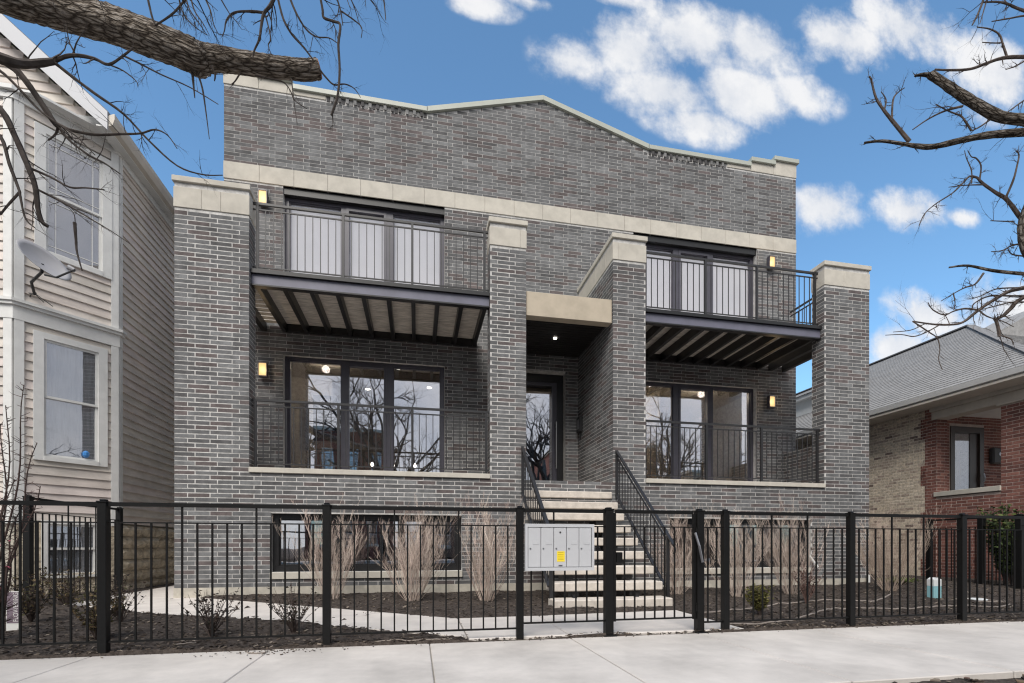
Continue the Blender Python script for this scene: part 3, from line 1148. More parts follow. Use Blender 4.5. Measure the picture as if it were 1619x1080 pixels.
# entry door: dark frame, tall glass, long pull
dm = MB()
dx0, dx1 = DOOR[0] + .003, DOOR[1] - .003
yd = YW + .16
for q in ((dx0, dx0 + .09, 2.03, 4.535), (dx1 - .135, dx1, 2.03, 4.535), (dx0 + .0905, dx1 - .1355, 4.37, 4.535), (dx0 + .0905, dx1 - .1355, 2.03, 2.15)):
    dm.box(q[0], q[1], yd, yd + .09, q[2], q[3])
door = dm.build('front_door', 'black_metal', bld)
fr = MB()
for q in ((dx0 + .091, dx0 + .112, 2.151, 4.369), (dx1 - .235, dx1 - .136, 2.151, 4.369), (dx0 + .1125, dx1 - .2355, 4.31, 4.369), (dx0 + .1125, dx1 - .2355, 2.151, 2.21)):
    fr.box(q[0], q[1], yd + .02, yd + .07, q[2], q[3])
fr.build('door_rail', 'frame_metal', door)
MB().box(dx0 + .1125, dx1 - .2355, yd + .04, yd + .046, 2.21, 4.31).build('pane', 'window_glass', door)
hd = MB()
xh = dx1 - .165
hd.tube([(xh, yd - .05, 2.52), (xh, yd - .05, 3.52)], .014, 10)
for z in (2.62, 3.42):
    hd.tube([(xh, yd - .05, z), (xh, yd + .03, z)], .009, 8)
hd.build('door_handle', 'brushed_steel', door)

# steel balconies
def balcony(x0, x1, sgn):
    yb = YF + .10
    deck = MB()
    bal = deck.box(x0, x1, yb, yb + .012, 4.90, 5.062).build('balcony', 'fascia_metal', bld)
    fl = MB()
    fl.box(x0, x1, yb - .045, yb + .07, 5.064, 5.125)
    fl.box(x0, x1, yb - .03, yb + .07, 4.876, 4.898)
    fl.build('channel_flange', 'black_metal', bal)
    MB().box(x0, x1, YW - .09, YW - .006, 4.93, 5.06).build('ledger', 'black_metal', bal)
    n = 10
    for i in range(n):
        xx = x0 + .06 + (x1 - x0 - .12) * i / (n - 1)
        j = MB()
        j.box(xx - .034, xx + .034, yb + .072, YW - .092, 4.895, 5.062)
        j.build('joist', 'black_metal', bal)
    # decking boards run along the facade
    nbd = 12
    yy0, yy1 = yb + .075, YW - .01
    for i in range(nbd):
        a = yy0 + (yy1 - yy0) * i / nbd
        MB().box(x0 + .01, x1 - .01, a, a + (yy1 - yy0) / nbd - .007, 5.064, 5.095).build('deck_board', 'deck_wood', bal)
    return bal


def railing(x0, x1, y, zb, zt, posts, name='railing'):
    """steel guard rail: top rail, second rail, bottom rail, posts, thin balusters"""
    m = MB()
    m.box(x0, x1, y - .018, y + .018, zt - .034, zt)
    rl = m.build(name, 'frame_rail', bld)
    MB().box(x0, x1, y - .010, y + .010, zt - .115, zt - .097).build('middle_rail', 'frame_rail', rl)
    MB().box(x0, x1, y - .010, y + .010, zb + .070, zb + .086).build('bottom_rail', 'frame_rail', rl)
    pm = MB().box(-.019, .019, -.019, .019, 0, zt - zb - .035).mesh('rail_post', 'frame_rail')
    for p in posts:
        inst(pm, 'rail_post', rl, (p, y, zb))
    bm_ = MB().box(-.006, .006, -.006, .006, 0, zt - zb - .186).mesh('baluster', 'frame_rail')
    ps = sorted(posts)
    for a, b in zip(ps[:-1], ps[1:]):
        n = max(2, int(round((b - a) / .115)))
        for i in range(1, n):
            inst(bm_, 'baluster', rl, (a + (b - a) * i / n, y, zb + .0865))
    return rl


material('frame_rail', (0.022, 0.022, 0.024), rough=0.4, spec=0.5)
for side in (0, 1):
    def mx(x):
        return x if side == 0 else 2 * XC - x
    xa, xb = XL + PW, EL - .61
    x0, x1 = sorted((mx(xa + .006), mx(xb - .006)))
    balcony(x0, x1, side)
    # deck continues behind the outer pier
    e0, e1 = sorted((mx(XL + .33), mx(xa + .004)))
    for i in range(10):
        a = YF + PD + .03 + (YW - YF - PD - .05) * i / 10
        MB().box(e0, e1, a, a + .12, 5.064, 5.095).build('deck_board', 'deck_wood', bld)
    for q in (XL + .35, XL + .70):
        MB().box(mx(q) - .045, mx(q) + .045, YF + PD + .03, YW - .02, 4.915, 5.06).build('joist', 'black_metal', bld)
    pu = [mx(q) for q in (xa + .075, -1.16, -.075, xb - .075)]
    railing(x0, x1, YF + .16, 5.126, 6.205, pu)
    pl_ = [mx(q) for q in (xa + .055, -1.23, -.073, xb - .05)]
    railing(x0, x1, YF + .12, 2.062, 3.14, pl_)
    # side guard of the upper balcony, behind the pier
    xs = mx(XL + .36)
    sr = None
    for zt, h, nm in ((6.205, .034, 'side_railing'), (6.105, .018, 'middle_rail'), (5.23, .016, 'bottom_rail')):
        ro = MB().box(xs - .015, xs + .015, YF + PD + .035, YW - .25, zt - h, zt).build(nm, 'frame_rail', sr or bld)
        sr = sr or ro
    bm_ = MB().box(-.006, .006, -.006, .006, 0, 1.0).mesh('baluster', 'frame_rail')
    for i in range(11):
        inst(bm_, 'baluster', sr, (xs, YF + PD + .06 + i * .115, 5.1))

# wall lamps, two per side
lamp_spots = [(-2.83, 7.385, 'lit brass wall lamp left of the upper left balcony windows'),
              (-2.83, 4.165, 'lit brass wall lamp left of the lower left terrace windows'),
              (8.00, 7.385, 'lit brass wall lamp right of the upper right balcony windows'),
              (8.00, 4.18, 'lit brass wall lamp right of the lower right terrace windows')]
for x, z, lab in lamp_spots:
    t = thing('wall_lamp', lab, 'wall lamp', (x, YW, z), 'wall lamps beside the balcony windows')
    MB().box(x - .06, x + .06, YW - .03, YW - .006, z - .11, z + .11).build('back_plate', 'frame_metal', t)
    g = MB()
    g.bevbox(x - .065, x + .065, YW - .115, YW - .031, z - .115, z + .115, .008)
    g.build('lamp_glass', 'lamp_glow', t)
    f = MB()
    for a in (-.076, .066):
        f.box(x + a, x + a + .010, YW - .124, YW - .031, z - .135, z + .135)
    f.box(x - .0655, x + .0655, YW - .124, YW - .031, z + .117, z + .135)
    f.box(x - .0655, x + .0655, YW - .124, YW - .031, z - .135, z - .117)
    f.build('lamp_frame', 'frame_metal', t)
    ld = bpy.data.lights.new('lamp_light', 'POINT')
    ld.energy = 0.9; ld.color = (1.0, .72, .42); ld.shadow_soft_size = .06
    lo = bpy.data.objects.new('lamp_light', ld)
    COL.objects.link(lo); lo.parent = t; lo.location = (0, -.19, 0)

# intercom box and conduit in the entry corner
t = thing('intercom', 'dark grey intercom box on the brick wall right of the entry door', 'intercom', (ER - .02, 9.72, 3.38))
MB().bevbox(ER - .075, ER - .006, 9.62, 9.83, 3.24, 3.56, .01).build('housing', 'frame_rail', t)
MB().box(ER - .079, ER - .0755, 9.66, 9.79, 3.30, 3.50).build('face_plate', 'lock_steel', t)
MB().tube([(ER - .03, 9.72, 3.239), (ER - .03, 9.72, 3.08)], .018, 8).build('conduit', 'black_metal', t)

# recessed lights and pendants inside the lower flats
spots = [(-1.9, 10.9), (-.4, 11.0), (.3, 12.2), (-1.2, 12.6), (5.6, 11.0), (6.9, 10.9), (5.2, 12.4)]
names = ['nearest the for sale sign', 'behind the middle lower left pane', 'deep behind the lower left panes', 'at the back of the lower left room',
         'behind the lower right panes', 'nearest the right jamb of the lower right window', 'at the back of the lower right room']
for (x, y), nm in zip(spots, names):
    d_ = MB().tube([(x, y, 4.768), (x, y, 4.779)], .06, 16)
    lamp = tag(d_.build('recessed_light', 'ceiling_glow'), 'lit round ceiling light ' + nm, 'light', 'recessed ceiling lights')
    if (x, y) in ((-1.9, 10.9), (6.9, 10.9), (5.2, 12.4)):
        ld = bpy.data.lights.new('lamp_light', 'POINT')
        ld.energy = 7 if x < 0 else 16; ld.color = (1.0, .86, .68); ld.shadow_soft_size = .08
        lo = bpy.data.objects.new('lamp_light', ld)
        COL.objects.link(lo); lo.parent = lamp; lo.location = (x, y, 4.62)
for x, nm in ((-1.15, 'left'), (-.62, 'middle'), (-.05, 'right')):
    t = thing('pendant_lamp', 'small lit pendant bulb in the lower left flat, ' + nm + ' one of three', 'pendant lamp', (x, 13.2, 3.0), 'pendant lamps in a row')
    MB().tube([(x, 13.2, 3.06), (x, 13.2, 4.77)], .006, 6).build('cord', 'black_metal', t)
    MB().tube([(x, 13.2, 2.94), (x, 13.2, 2.965), (x, 13.2, 3.0), (x, 13.2, 3.04), (x, 13.2, 3.06)], [.012, .035, .042, .03, .012], 10).build('bulb', 'ceiling_glow', t)

# for sale sign inside the lower left window, with a pale panel beside it
t = thing('for_sale_sign', 'dark for sale sign with white lettering behind the lower left window pane', 'sign', (-1.80, YW + .30, 3.3))
MB().box(-2.02, -1.56, YW + .300, YW + .306, 2.95, 3.86).build('board', 'sign_dark', t)
for txt, z, s in (('FOR', 3.745, .125), ('SALE', 3.61, .14)):
    o = inst(text_mesh(txt, s, 'sign_white'), 'lettering', t, (-1.77, YW + .297, z))
    o.rotation_euler = (pi / 2, 0, 0)
for z, wd in ((3.47, .34), (3.40, .30), (3.33, .36), (3.22, .28), (3.15, .20)):
    MB().box(-1.78 - wd / 2, -1.78 + wd / 2, YW + .2975, YW + .2995, z - .012, z + .012).build('text_line', 'mail_grey', t)
t = MB().bevbox(-2.27, -2.11, YW + .28, YW + .30, 2.75, 3.72, .004).build('paper_notice', 'curtain')
tag(t, 'pale blue paper panel hanging beside the for sale sign in the window', 'poster')
# ------------------------------------------------------------------ front stairs
st = thing('front_stairs', 'open front stairs with pale stone treads and black steel railings up to the entry', 'stairs', (XC, 5.9, 0.05))
SX0, SX1 = 1.76, 3.345


def tread_y(i):
    return 5.96 + .255 * i


def tread_z(i):
    return .168 + .2045 * i


for i in range(9):
    y0, z1 = tread_y(i), tread_z(i)
    m = MB()
    x0, x1 = (SX0 - (.04 if i == 0 else 0), SX1 + (.01 if i == 0 else 0))
    dep = .335 if i < 8 else .30
    m.bevbox(x0, x1, y0, y0 + dep, z1 - .118, z1, .012)
    m.build('tread', 'tread_stone', st)
# short brick risers below the two upper treads are part of the landing; steel stringers under the rest
for x in (SX0 + .28, SX1 - .42):
    m = MB()
    pts = []
    for i in range(8):
        y, z = tread_y(i) + .06, tread_z(i) - .12
        pts.append((y, z))
    poly = [(tread_y(0) + .05, .02), (tread_y(0) + .35, .02)] + [(8.0, tread_z(7) - .42), (8.0, tread_z(7) - .13)]
    low = [(tread_y(0) + .05, tread_z(0) - .125)]
    m.prism([poly[0], poly[1], poly[2], poly[3], (tread_y(0) + .05, tread_z(0) - .12)], 'X', x, x + .05)
    m.build('stringer', 'black_metal', st)
    for i in range(1, 8):
        b = MB()
        b.box(x - .05, x + .10, tread_y(i) + .05, tread_y(i) + .25, tread_z(i) - .19, tread_z(i) - .119)
        b.build('tread_bracket', 'black_metal', st)
for x in (SX0 + .33, SX1 - .35):
    MB().box(x, x + .12, tread_y(0) + .08, tread_y(0) + .22, .0, tread_z(0) - .119).build('support_block', 'foundation', st)


def stair_rail(x):
    top0, top1 = Vector((x, 8.02, 2.535)), Vector((x, 6.07, .872))
    m = MB()
    m.beam(top0, top1, .045, .022, col=None)
    dz = Vector((0, 0, -.10))
    m2a, m2b = top0 + dz, top1 + dz + Vector((0, .16, .138))
    rail = m.build('stair_railing', 'frame_rail', st)
    MB().beam(m2a, m2b, .018, .018).build('second_rail', 'frame_rail', rail)
    b0, b1 = Vector((x, 8.02, 1.76)), Vector((x, 6.34, .318))
    MB().beam(b0, b1, .045, .02).build('bottom_rail', 'frame_rail', rail)
    for y, za, zb in ((8.0, 1.70, 2.51), (6.24, .06, 1.0)):
        MB().box(x - .02, x + .02, y - .02, y + .02, za, zb).build('newel_post', 'frame_rail', rail)
    n = 15
    for i in range(1, n):
        y = 8.0 + (6.30 - 8.0) * i / n
        zb = 1.76 + (8.02 - y) * (.318 - 1.76) / (8.02 - 6.34)
        zt = 2.535 - .108 + (8.02 - y) * (.872 - 2.535) / (8.02 - 6.07)
        MB().box(x - .006, x + .006, y - .006, y + .006, zb, zt).build('baluster', 'frame_rail', rail)
    # end scroll
    MB().tube([top1 + Vector((0, .02, .0)), top1 + Vector((0, -.03, -.05)), top1 + Vector((0, -.02, -.10)), top1 + Vector((0, .02, -.11))], .012, 8).build('scroll', 'frame_rail', rail)


stair_rail(1.745)
stair_rail(3.43)
# ------------------------------------------------------------------ fences, gate, mailboxes
YFE = 4.40


class Fence:
    """run of posts, rails and pickets along a direction; every post, rail and picket its own part"""

    def __init__(self, root, o, d, zoff=0.0, H=1.22):
        self.root, self.o, self.d, self.z, self.H = root, Vector(o), Vector(d).normalized(), zoff, H
        self.rz = math.atan2(self.d.y, self.d.x)
        self.pm = {}

    def P(self, s):
        return self.o + self.d * s

    def post(self, s, w=.064, top=None, foot=False, z0=None):
        top = top or self.H
        key = (w, round(top, 3))
        if key not in self.pm:
            m = MB()
            m.bevbox(-w / 2, w / 2, -w / 2, w / 2, -.05, top - .02, .004)
            c = MB()
            c.bevbox(-w / 2 - .005, w / 2 + .005, -w / 2 - .005, w / 2 + .005, top - .0195, top - .006, .003)
            c.bevbox(-w * .36, w * .36, -w * .36, w * .36, top - .0055, top + .008, .006)
            self.pm[key] = (m.mesh('post', 'fence_metal'), c.mesh('post_cap', 'fence_metal'))
        p = self.P(s)
        z = self.z if z0 is None else z0
        a = inst(self.pm[key][0], 'post', self.root, (p.x, p.y, z), self.rz)
        c = bpy.data.objects.new('post_cap', self.pm[key][1])
        COL.objects.link(c)
        c.parent = a
        if foot:
            f = bpy.data.objects.new('base_plate', MB().bevbox(-.065, .065, -.065, .065, .0, .012, .003).mesh('base_plate', 'fence_metal'))
            COL.objects.link(f)
            f.parent = a
        return a

    def bay(self, s0, s1, pick, full=(), skip=None, bottom=.10, mid=1.045):
        """rails between s0 and s1 and pickets at the given positions; 'full' ones reach the top rail"""
        H = self.H
        L = s1 - s0
        c = self.P((s0 + s1) / 2)
        for nm, z, h, w in (('top_rail', H - .030, .032, .032), ('middle_rail', mid * H / 1.22, .010, .020), ('bottom_rail', bottom, .015, .022)):
            me = MB().box(-L / 2, L / 2, -w / 2, w / 2, -h / 2, h / 2).mesh(nm, 'fence_metal')
            inst(me, nm, self.root, (c.x, c.y, self.z + z), self.rz)
        lo = bottom + .0078
        m1 = MB().box(-.0064, .0064, -.0064, .0064, lo, mid * H / 1.22 - .0053).mesh('picket', 'fence_metal')
        m2 = MB().box(-.0065, .0065, -.0065, .0065, lo, H - .0465).mesh('picket', 'fence_metal')
        for i, s in enumerate(pick):
            p = self.P(s)
            inst(m2 if i in full else m1, 'picket', self.root, (p.x, p.y, self.z), self.rz)


def spaced(a, b, n):
    return [a + (b - a) * (i + 1) / (n + 1) for i in range(n)]


F1 = thing('picket_fence', 'black steel picket fence left of the gate along the sidewalk, carrying the mailboxes', 'fence', (-.76, YFE, 0))
f = Fence(F1, (0, YFE, 0), (1, 0, 0))
PX = [-4.12, -2.432, -.757, .932, 1.800]
for x in PX[:-1]:
    f.post(x)
f.post(PX[4], w=.078, foot=True)
for a, b in zip(PX[:3], PX[1:4]):
    f.bay(a + .033, b - .033, spaced(a, b, 14), full=(4, 9))
f.bay(PX[3] + .033, PX[4] - .04, spaced(PX[3], PX[4], 7), full=(2,), bottom=.145)

F2 = thing('picket_fence', 'black steel picket fence right of the gate along the sidewalk', 'fence', (4.54, YFE, 0))
f = Fence(F2, (0, YFE, 0), (1, 0, 0))
QX = [2.757, 3.046, 4.537, 6.012, 7.51, 9.0]
f.post(QX[0], w=.074, foot=True)
for x in QX[1:]:
    f.post(x)
f.bay(QX[0] + .038, QX[1] - .033, spaced(QX[0], QX[1], 2))
for a, b in zip(QX[1:5], QX[2:]):
    f.bay(a + .033, b - .033, spaced(a, b, 13), full=(4, 8))

# the gate leaf hangs between the two foot-plated posts
G = thing('picket_gate', 'black steel picket gate in front of the stairs', 'gate', (2.28, YFE, 0))
f = Fence(G, (0, YFE, 0), (1, 0, 0))
g0, g1 = 1.848, 2.712
for s in (g0 + .012, g1 - .012):
    p = f.P(s)
    inst(MB().box(-.012, .012, -.016, .016, .135, 1.175).mesh('gate_stile', 'fence_metal'), 'gate_stile', G, (p.x, p.y, 0), 0)
f.bay(g0 + .025, g1 - .025, spaced(g0 + .012, g1 - .012, 7), full=(), bottom=.15)
MB().bevbox(g0 + .026, g0 + .085, YFE - .03, YFE + .03, .70, .80, .004).build('latch', 'fence_metal', G)
MB().tube([(g1 - .025, YFE - .045, .99), (g1 + .0, YFE - .075, .86), (g1 + .035, YFE - .075, .70)], .012, 8).build('gate_closer', 'lock_steel', G)
for z in (.25, 1.0):
    MB().tube([(g1 + .0045, YFE - .02, z - .04), (g1 + .0045, YFE - .02, z + .04)], .008, 8).build('hinge', 'fence_metal', G)

# side fence at the left property line, and the one at the right
FL = thing('side_fence', 'tall black side fence running back beside the tan sided house', 'fence', (-4.78, 7.1, .06))
f = Fence(FL, (-4.78, 0, 0), (0, 1, 0), zoff=.06, H=1.43)
for y in (7.15, 9.05):
    f.post(y, w=.075)
f.bay(7.19, 9.01, spaced(7.15, 9.05, 15), full=(5, 10))
FL2 = thing('side_fence', 'black fence section running left from the corner in front of the tan house', 'fence', (-6, 7.1, .06))
f = Fence(FL2, (0, 7.15, 0), (-1, 0, 0), zoff=.06, H=1.36)
f.post(6.6)
f.bay(4.82, 6.57, spaced(4.8, 6.6, 14), full=(4, 9))
FR = thing('side_fence', 'tall black side fence in front of the red brick porch', 'fence', (10.4, 7.3, .05))
f = Fence(FR, (10.4, 0, 0), (0, 1, 0), zoff=.06, H=1.36)
RY = [5.2, 6.69, 7.28, 8.22]
for y in RY:
    f.post(y, w=.09)
f.bay(5.25, 6.64, spaced(5.2, 6.69, 12), full=(4, 8))
f.bay(6.74, 7.23, spaced(6.69, 7.28, 4))
f.bay(7.33, 8.17, spaced(7.28, 8.22, 8), full=(3,))

# cluster mailbox hung on the fence
MBX = thing('mailbox_unit', 'pale grey five door mailbox unit hung on the fence left of the gate', 'mailbox', (1.29, YFE - .03, .63))
mx0, mx1, mz0, mz1 = .968, 1.628, .632, 1.062
yb = YFE - .035
MB().bevbox(mx0, mx1, yb - .012, yb + .0, mz0, mz1, .003).build('backing', 'dark_gap', MBX)
fr = MB()
fr.box(mx0, mx1, yb - .045, yb - .0125, mz1 - .03, mz1)
fr.box(mx0, mx1, yb - .045, yb - .0125, mz0, mz0 + .03)
fr.box(mx0, mx0 + .022, yb - .045, yb - .0125, mz0 + .0305, mz1 - .0305)
fr.box(mx1 - .022, mx1, yb - .045, yb - .0125, mz0 + .0305, mz1 - .0305)
fr.build('frame', 'mail_grey', MBX)
dw = (mx1 - mx0 - .05) / 5
for i in range(5):
    a = mx0 + .025 + dw * i
    dn = MB()
    dn.bevbox(a + .0025, a + dw - .0025, yb - .041, yb - .0128, mz0 + .033, mz1 - .034, .003)
    dd = dn.build('mailbox_door', 'mail_grey', MBX)
    MB().tube([(a + .022, yb - .045, .835), (a + .022, yb - .0405, .835)], .0075, 10).build('lock', 'lock_steel', dd)
    if i != 2:
        MB().bevbox(a + .045, a + dw - .02, yb - .0435, yb - .0412, .872, .905, .001).build('name_slot', 'mail_grey', dd)
    else:
        MB().tube([(a + dw * .5, yb - .044, .985), (a + dw * .5, yb - .0405, .985)], .009, 10).build('lock', 'sign_dark', dd)
        MB().box(a + .03, a + dw - .018, yb - .0425, yb - .0412, .715, .81).build('yellow_notice', 'notice_yellow', dd)
        for z in (.80, .782, .766, .748, .733):
            MB().box(a + .038, a + dw - .03, yb - .0432, yb - .0426, z - .002, z + .002).build('notice_line', 'notice_ink', dd)
        MB().box(a + .045, a + dw - .04, yb - .0425, yb - .0412, .672, .684).build('maker_plate', 'lock_steel', dd)
# ------------------------------------------------------------------ tan sided house on the left
LH = thing('sided_house', 'tan vinyl sided house with white trim and an angled window bay', 'house', (-7, 9.4, 0))
A = Vector((-5.0, 9.42, 0))          # corner facet / side wall
Bp = Vector((-5.89, 8.53, 0))        # corner facet / bay front
LXW = -11.5
foot = [(-5.03, 20.0), (-5.03, 9.433), (-5.903, 8.56), (-10.3, 8.56), (-11.2, 9.45), (LXW, 9.45), (LXW, 20.0)]
MB().prism(foot[::-1], 'Z', 1.2, 7.6).build('wall', 'cream_paint', LH)
MB().prism([(x * .998, y + .02) for x, y in foot][::-1], 'Z', -.2, 1.2).build('foundation_wall', 'foundation', LH)


def siding_tone():
    k = RNG.uniform(.93, 1.06)
    c = RNG.choice([(.64, .57, .52), (.63, .575, .525), (.65, .575, .54), (.62, .57, .51)])
    return (c[0] * k, c[1] * k, c[2] * k)


def side_courses(p0, p1, z0, z1, holes=(), exp_=.142, name='siding_board', zone=None):
    """lap siding on the vertical plane p0->p1 (outward = right of the direction); holes in (s,z)"""
    p0, p1 = Vector(p0), Vector(p1)
    d = (p1 - p0)
    L = d.length
    d.normalize()
    nrm = Vector((d.y, -d.x, 0))
    z = z0
    while z < z1 - .01:
        zt = min(z + exp_, z1)
        zc = (z + zt) / 2
        segs = [(0.0, L)]
        if zone:
            segs = [zone(zc)]
        for ha, hb, ga, gb in holes:
            if ga < zc < gb:
                ns = []
                for s, e in segs:
                    if hb <= s or ha >= e:
                        ns.append((s, e)); continue
                    if ha > s:
                        ns.append((s, ha))
                    if hb < e:
                        ns.append((hb, e))
                segs = ns
        for s, e in segs:
            if e - s < .03:
                continue
            m = MB()
            a, b = p0 + d * s, p0 + d * e
            n0, n1 = nrm * .026, nrm * .004
            Z = lambda v, q: Vector((v.x, v.y, q))
            m.hexa([Z(a + n0, z), Z(b + n0, z), Z(b, z), Z(a, z), Z(a + n1, zt), Z(b + n1, zt), Z(b, zt), Z(a, zt)], siding_tone())
            m.build(name, 'siding', LH)
        z += exp_


FD = (A - Bp).normalized()
FLn = (A - Bp).length
fn = Vector((FD.y, -FD.x, 0))

def fs(x):            # x coordinate on the facet -> distance along it
    return (x - Bp.x) / FD.x

upw = (fs(-5.735), fs(-5.062), 5.34, 7.33)      # trim extents of the facet windows
low = (fs(-5.745), fs(-5.105), 2.18, 4.15)
bsw = (fs(-5.68), fs(-5.16), 0.36, 1.26)
side_courses(Bp, A, 1.25, 4.24, [low, (-.1, .11, 0, 9), (FLn - .10, FLn + 1, 0, 9)])
side_courses(Bp, A, 4.53, 7.56, [upw, (-.1, .11, 0, 9), (FLn - .10, FLn + 1, 0, 9)])
side_courses((-5.0, 9.42, 0), (-5.0, 19.5, 0), 1.25, 7.62, [(-.1, .09, 0, 9)])
side_courses((-10.3, 8.53, 0), Bp, 1.25, 4.24, [(4.41 - .12, 6, 0, 9), (1.2, 3.4, 2.1, 4.2)])
side_courses((-10.3, 8.53, 0), Bp, 4.53, 7.56, [(4.41 - .12, 6, 0, 9), (1.2, 3.4, 5.3, 7.3)])


def fbox(s0, s1, n0, n1, z0, z1, name, mat, parent=LH, bev=False):
    """box on the facet: s along it, n outwards"""
    m = MB()
    o = Bp + FD * s0 + fn * n0
    m.obox((o.x, o.y, z0), FD * (s1 - s0), fn * (n1 - n0) * 1.0, (0, 0, z1 - z0))
    return m.build(name, mat, parent)


# corner boards
fbox(.0, .108, .0, .035, 1.2, 4.24, 'corner_board', 'white_trim')
fbox(.0, .108, .0, .035, 4.53, 7.5, 'corner_board', 'white_trim')
fbox(FLn - .098, FLn + .004, .0, .035, 1.2, 4.24, 'corner_board', 'white_trim')
fbox(FLn - .098, FLn + .004, .0, .035, 4.53, 7.5, 'corner_board', 'white_trim')
MB().box(-6.0, -5.893, 8.497, 8.53, 1.2, 4.24).build('corner_board', 'white_trim', LH)
MB().box(-6.0, -5.893, 8.497, 8.53, 4.53, 7.5).build('corner_board', 'white_trim', LH)
MB().box(-4.998, -4.966, 9.425, 9.505, 1.2, 7.5).build('corner_board', 'white_trim', LH)
# belt course and cornice round the bay: stacked mouldings
def ring(z0, z1, off, name, mat='white_trim'):
    m = MB()
    t = off * tan(radians(22.5))
    # front strip
    P0 = [(-10.3, 8.53 - off), (-5.89 + t, 8.53 - off)]
    P1 = (-5.0 + off, 9.42 - t * 1.0)
    outer = [P0[0], P0[1], P1, (-5.0 + off, 9.50)]
    inner = [(-10.3, 8.56), (-5.903, 8.56), (-5.02, 9.44), (-5.02, 9.50)]
    for i in range(3):
        q = [outer[i], outer[i + 1], inner[i + 1], inner[i]]
        m.prism(q, 'Z', z0, z1)
    return m.build(name, mat, LH)


ring(4.24, 4.44, .04, 'belt_board')
ring(4.4405, 4.485, .075, 'belt_moulding')
ring(4.4855, 4.53, .10, 'belt_cap')
ring(7.50, 7.60, .045, 'cornice_board')
ring(7.6005, 7.66, .09, 'cornice_moulding')


material('grey_shade', (.20, .20, .22), rough=.9)


def facet_window(s0, s1, z0, z1, trim, kind):
    """double hung window: casing, sashes, panes, grille bars"""
    c = MB()
    def fb(a, b, n0, n1, za, zb):
        o = Bp + FD * a + fn * n0
        c.obox((o.x, o.y, za), FD * (b - a), fn * (n1 - n0), (0, 0, zb - za))
    t = trim
    fb(s0, s0 + t, -.02, .045, z0, z1)
    fb(s1 - t, s1, -.02, .045, z0, z1)
    fb(s0 + t + .0005, s1 - t - .0005, -.02, .045, z1 - t * .8, z1)
    fb(s0 + t + .0005, s1 - t - .0005, -.02, .055, z0, z0 + t * .6)
    w = c.build('window', 'white_trim', LH)
    a, b, za, zb = s0 + t, s1 - t, z0 + t * .6, z1 - t * .8
    zm = (za + zb) / 2
    for i, (p, q, dn) in enumerate(((zm, zb, .012), (za, zm + .03, -.012))):
        c = MB()
        e = .035
        fb(a + .001, a + e, dn - .012, dn + .012, p, q)
        fb(b - e, b - .001, dn - .012, dn + .012, p, q)
        fb(a + e + .0005, b - e - .0005, dn - .012, dn + .012, q - e, q)
        fb(a + e + .0005, b - e - .0005, dn - .012, dn + .012, p, p + e)
        if kind == 'grille':
            for s in (a + .12, b - .12):
                fb(s - .006, s + .006, dn + .001, dn + .008, p + e, q - e)
            for z in (p + .12, q - .12):
                fb(a + e, b - e, dn + .0015, dn + .0085, z - .006, z + .006)
        c.build('sash', 'white_trim', w)
        c = MB()
        fb(a + e, b - e, dn - .004, dn, p + e, q - e)
        c.build('pane', 'old_glass', w)
    c = MB()
    fb(a, b, -.028, -.024, za, zb)
    c.build('curtain', 'curtain' if kind == 'plain' else 'grey_shade', w)
    return w


facet_window(upw[0], upw[1], upw[2], upw[3], .13, 'grille')
facet_window(low[0], low[1], low[2], low[3], .12, 'plain')
facet_window(bsw[0], bsw[1], bsw[2], bsw[3], .07, 'plain')
o = Bp + FD * (fs(-5.30)) + fn * .02
tag(MB().tube([(o.x, o.y, 2.30), (o.x, o.y, 2.33), (o.x, o.y, 2.38), (o.x, o.y, 2.41)], [.02, .045, .045, .015], 10).build('blue_ornament', 'blue_plastic'),
    'small bright blue object on the sill of the angled house window', 'ornament')

# rough stone blocks of the side foundation
for r_ in range(6):
    z = .03 + r_ * .2
    y = 9.46 - (.2 if r_ % 2 else 0)
    while y < 13.5:
        L = RNG.uniform(.36, .5)
        y0, y1 = max(y, 9.45), y + L - .008
        m = MB()
        e = RNG.uniform(.03, .075)
        hz = z + .192
        n = 5
        i0 = len(m.v)
        # pillowed rock face
        for a in range(n):
            for b in range(4):
                fy, fz = a / (n - 1), b / 3
                edge = min(fy, 1 - fy, .25) * min(fz, 1 - fz, .34) * 14
                m.v.append((-5.0 + .004 + (e * edge) * (1 + .6 * noise.noise(Vector((y0 * 3 + a, z * 9 + b, 2)))) , y0 + (y1 - y0) * fy, z + (hz - z) * fz))
        for a in range(n - 1):
            for b in range(3):
                k = i0 + a * 4 + b
                m.f.append((k, k + 4, k + 5, k + 1)); m.c.append(None)
        m.box(-5.03, -4.999, y0, y1, z, hz)
        m.build('foundation_stone', 'house_stone', LH)
        y += L
for r_ in range(6):
    z = .03 + r_ * .2
    s = .0
    while s < FLn - .02:
        e1 = min(s + .42, FLn)
        if not (z + .1 < bsw[3] and z + .1 > bsw[2] and s < bsw[1] and e1 > bsw[0]):
            fbox(s + .004, e1 - .004, 0.0, .02, z, z + .192, 'foundation_stone', 'house_stone')
        else:
            for a, b in ((s + .004, bsw[0]), (bsw[1], e1 - .004)):
                if b - a > .03:
                    fbox(a, b, 0.0, .02, z, z + .192, 'foundation_stone', 'house_stone')
        s += .42

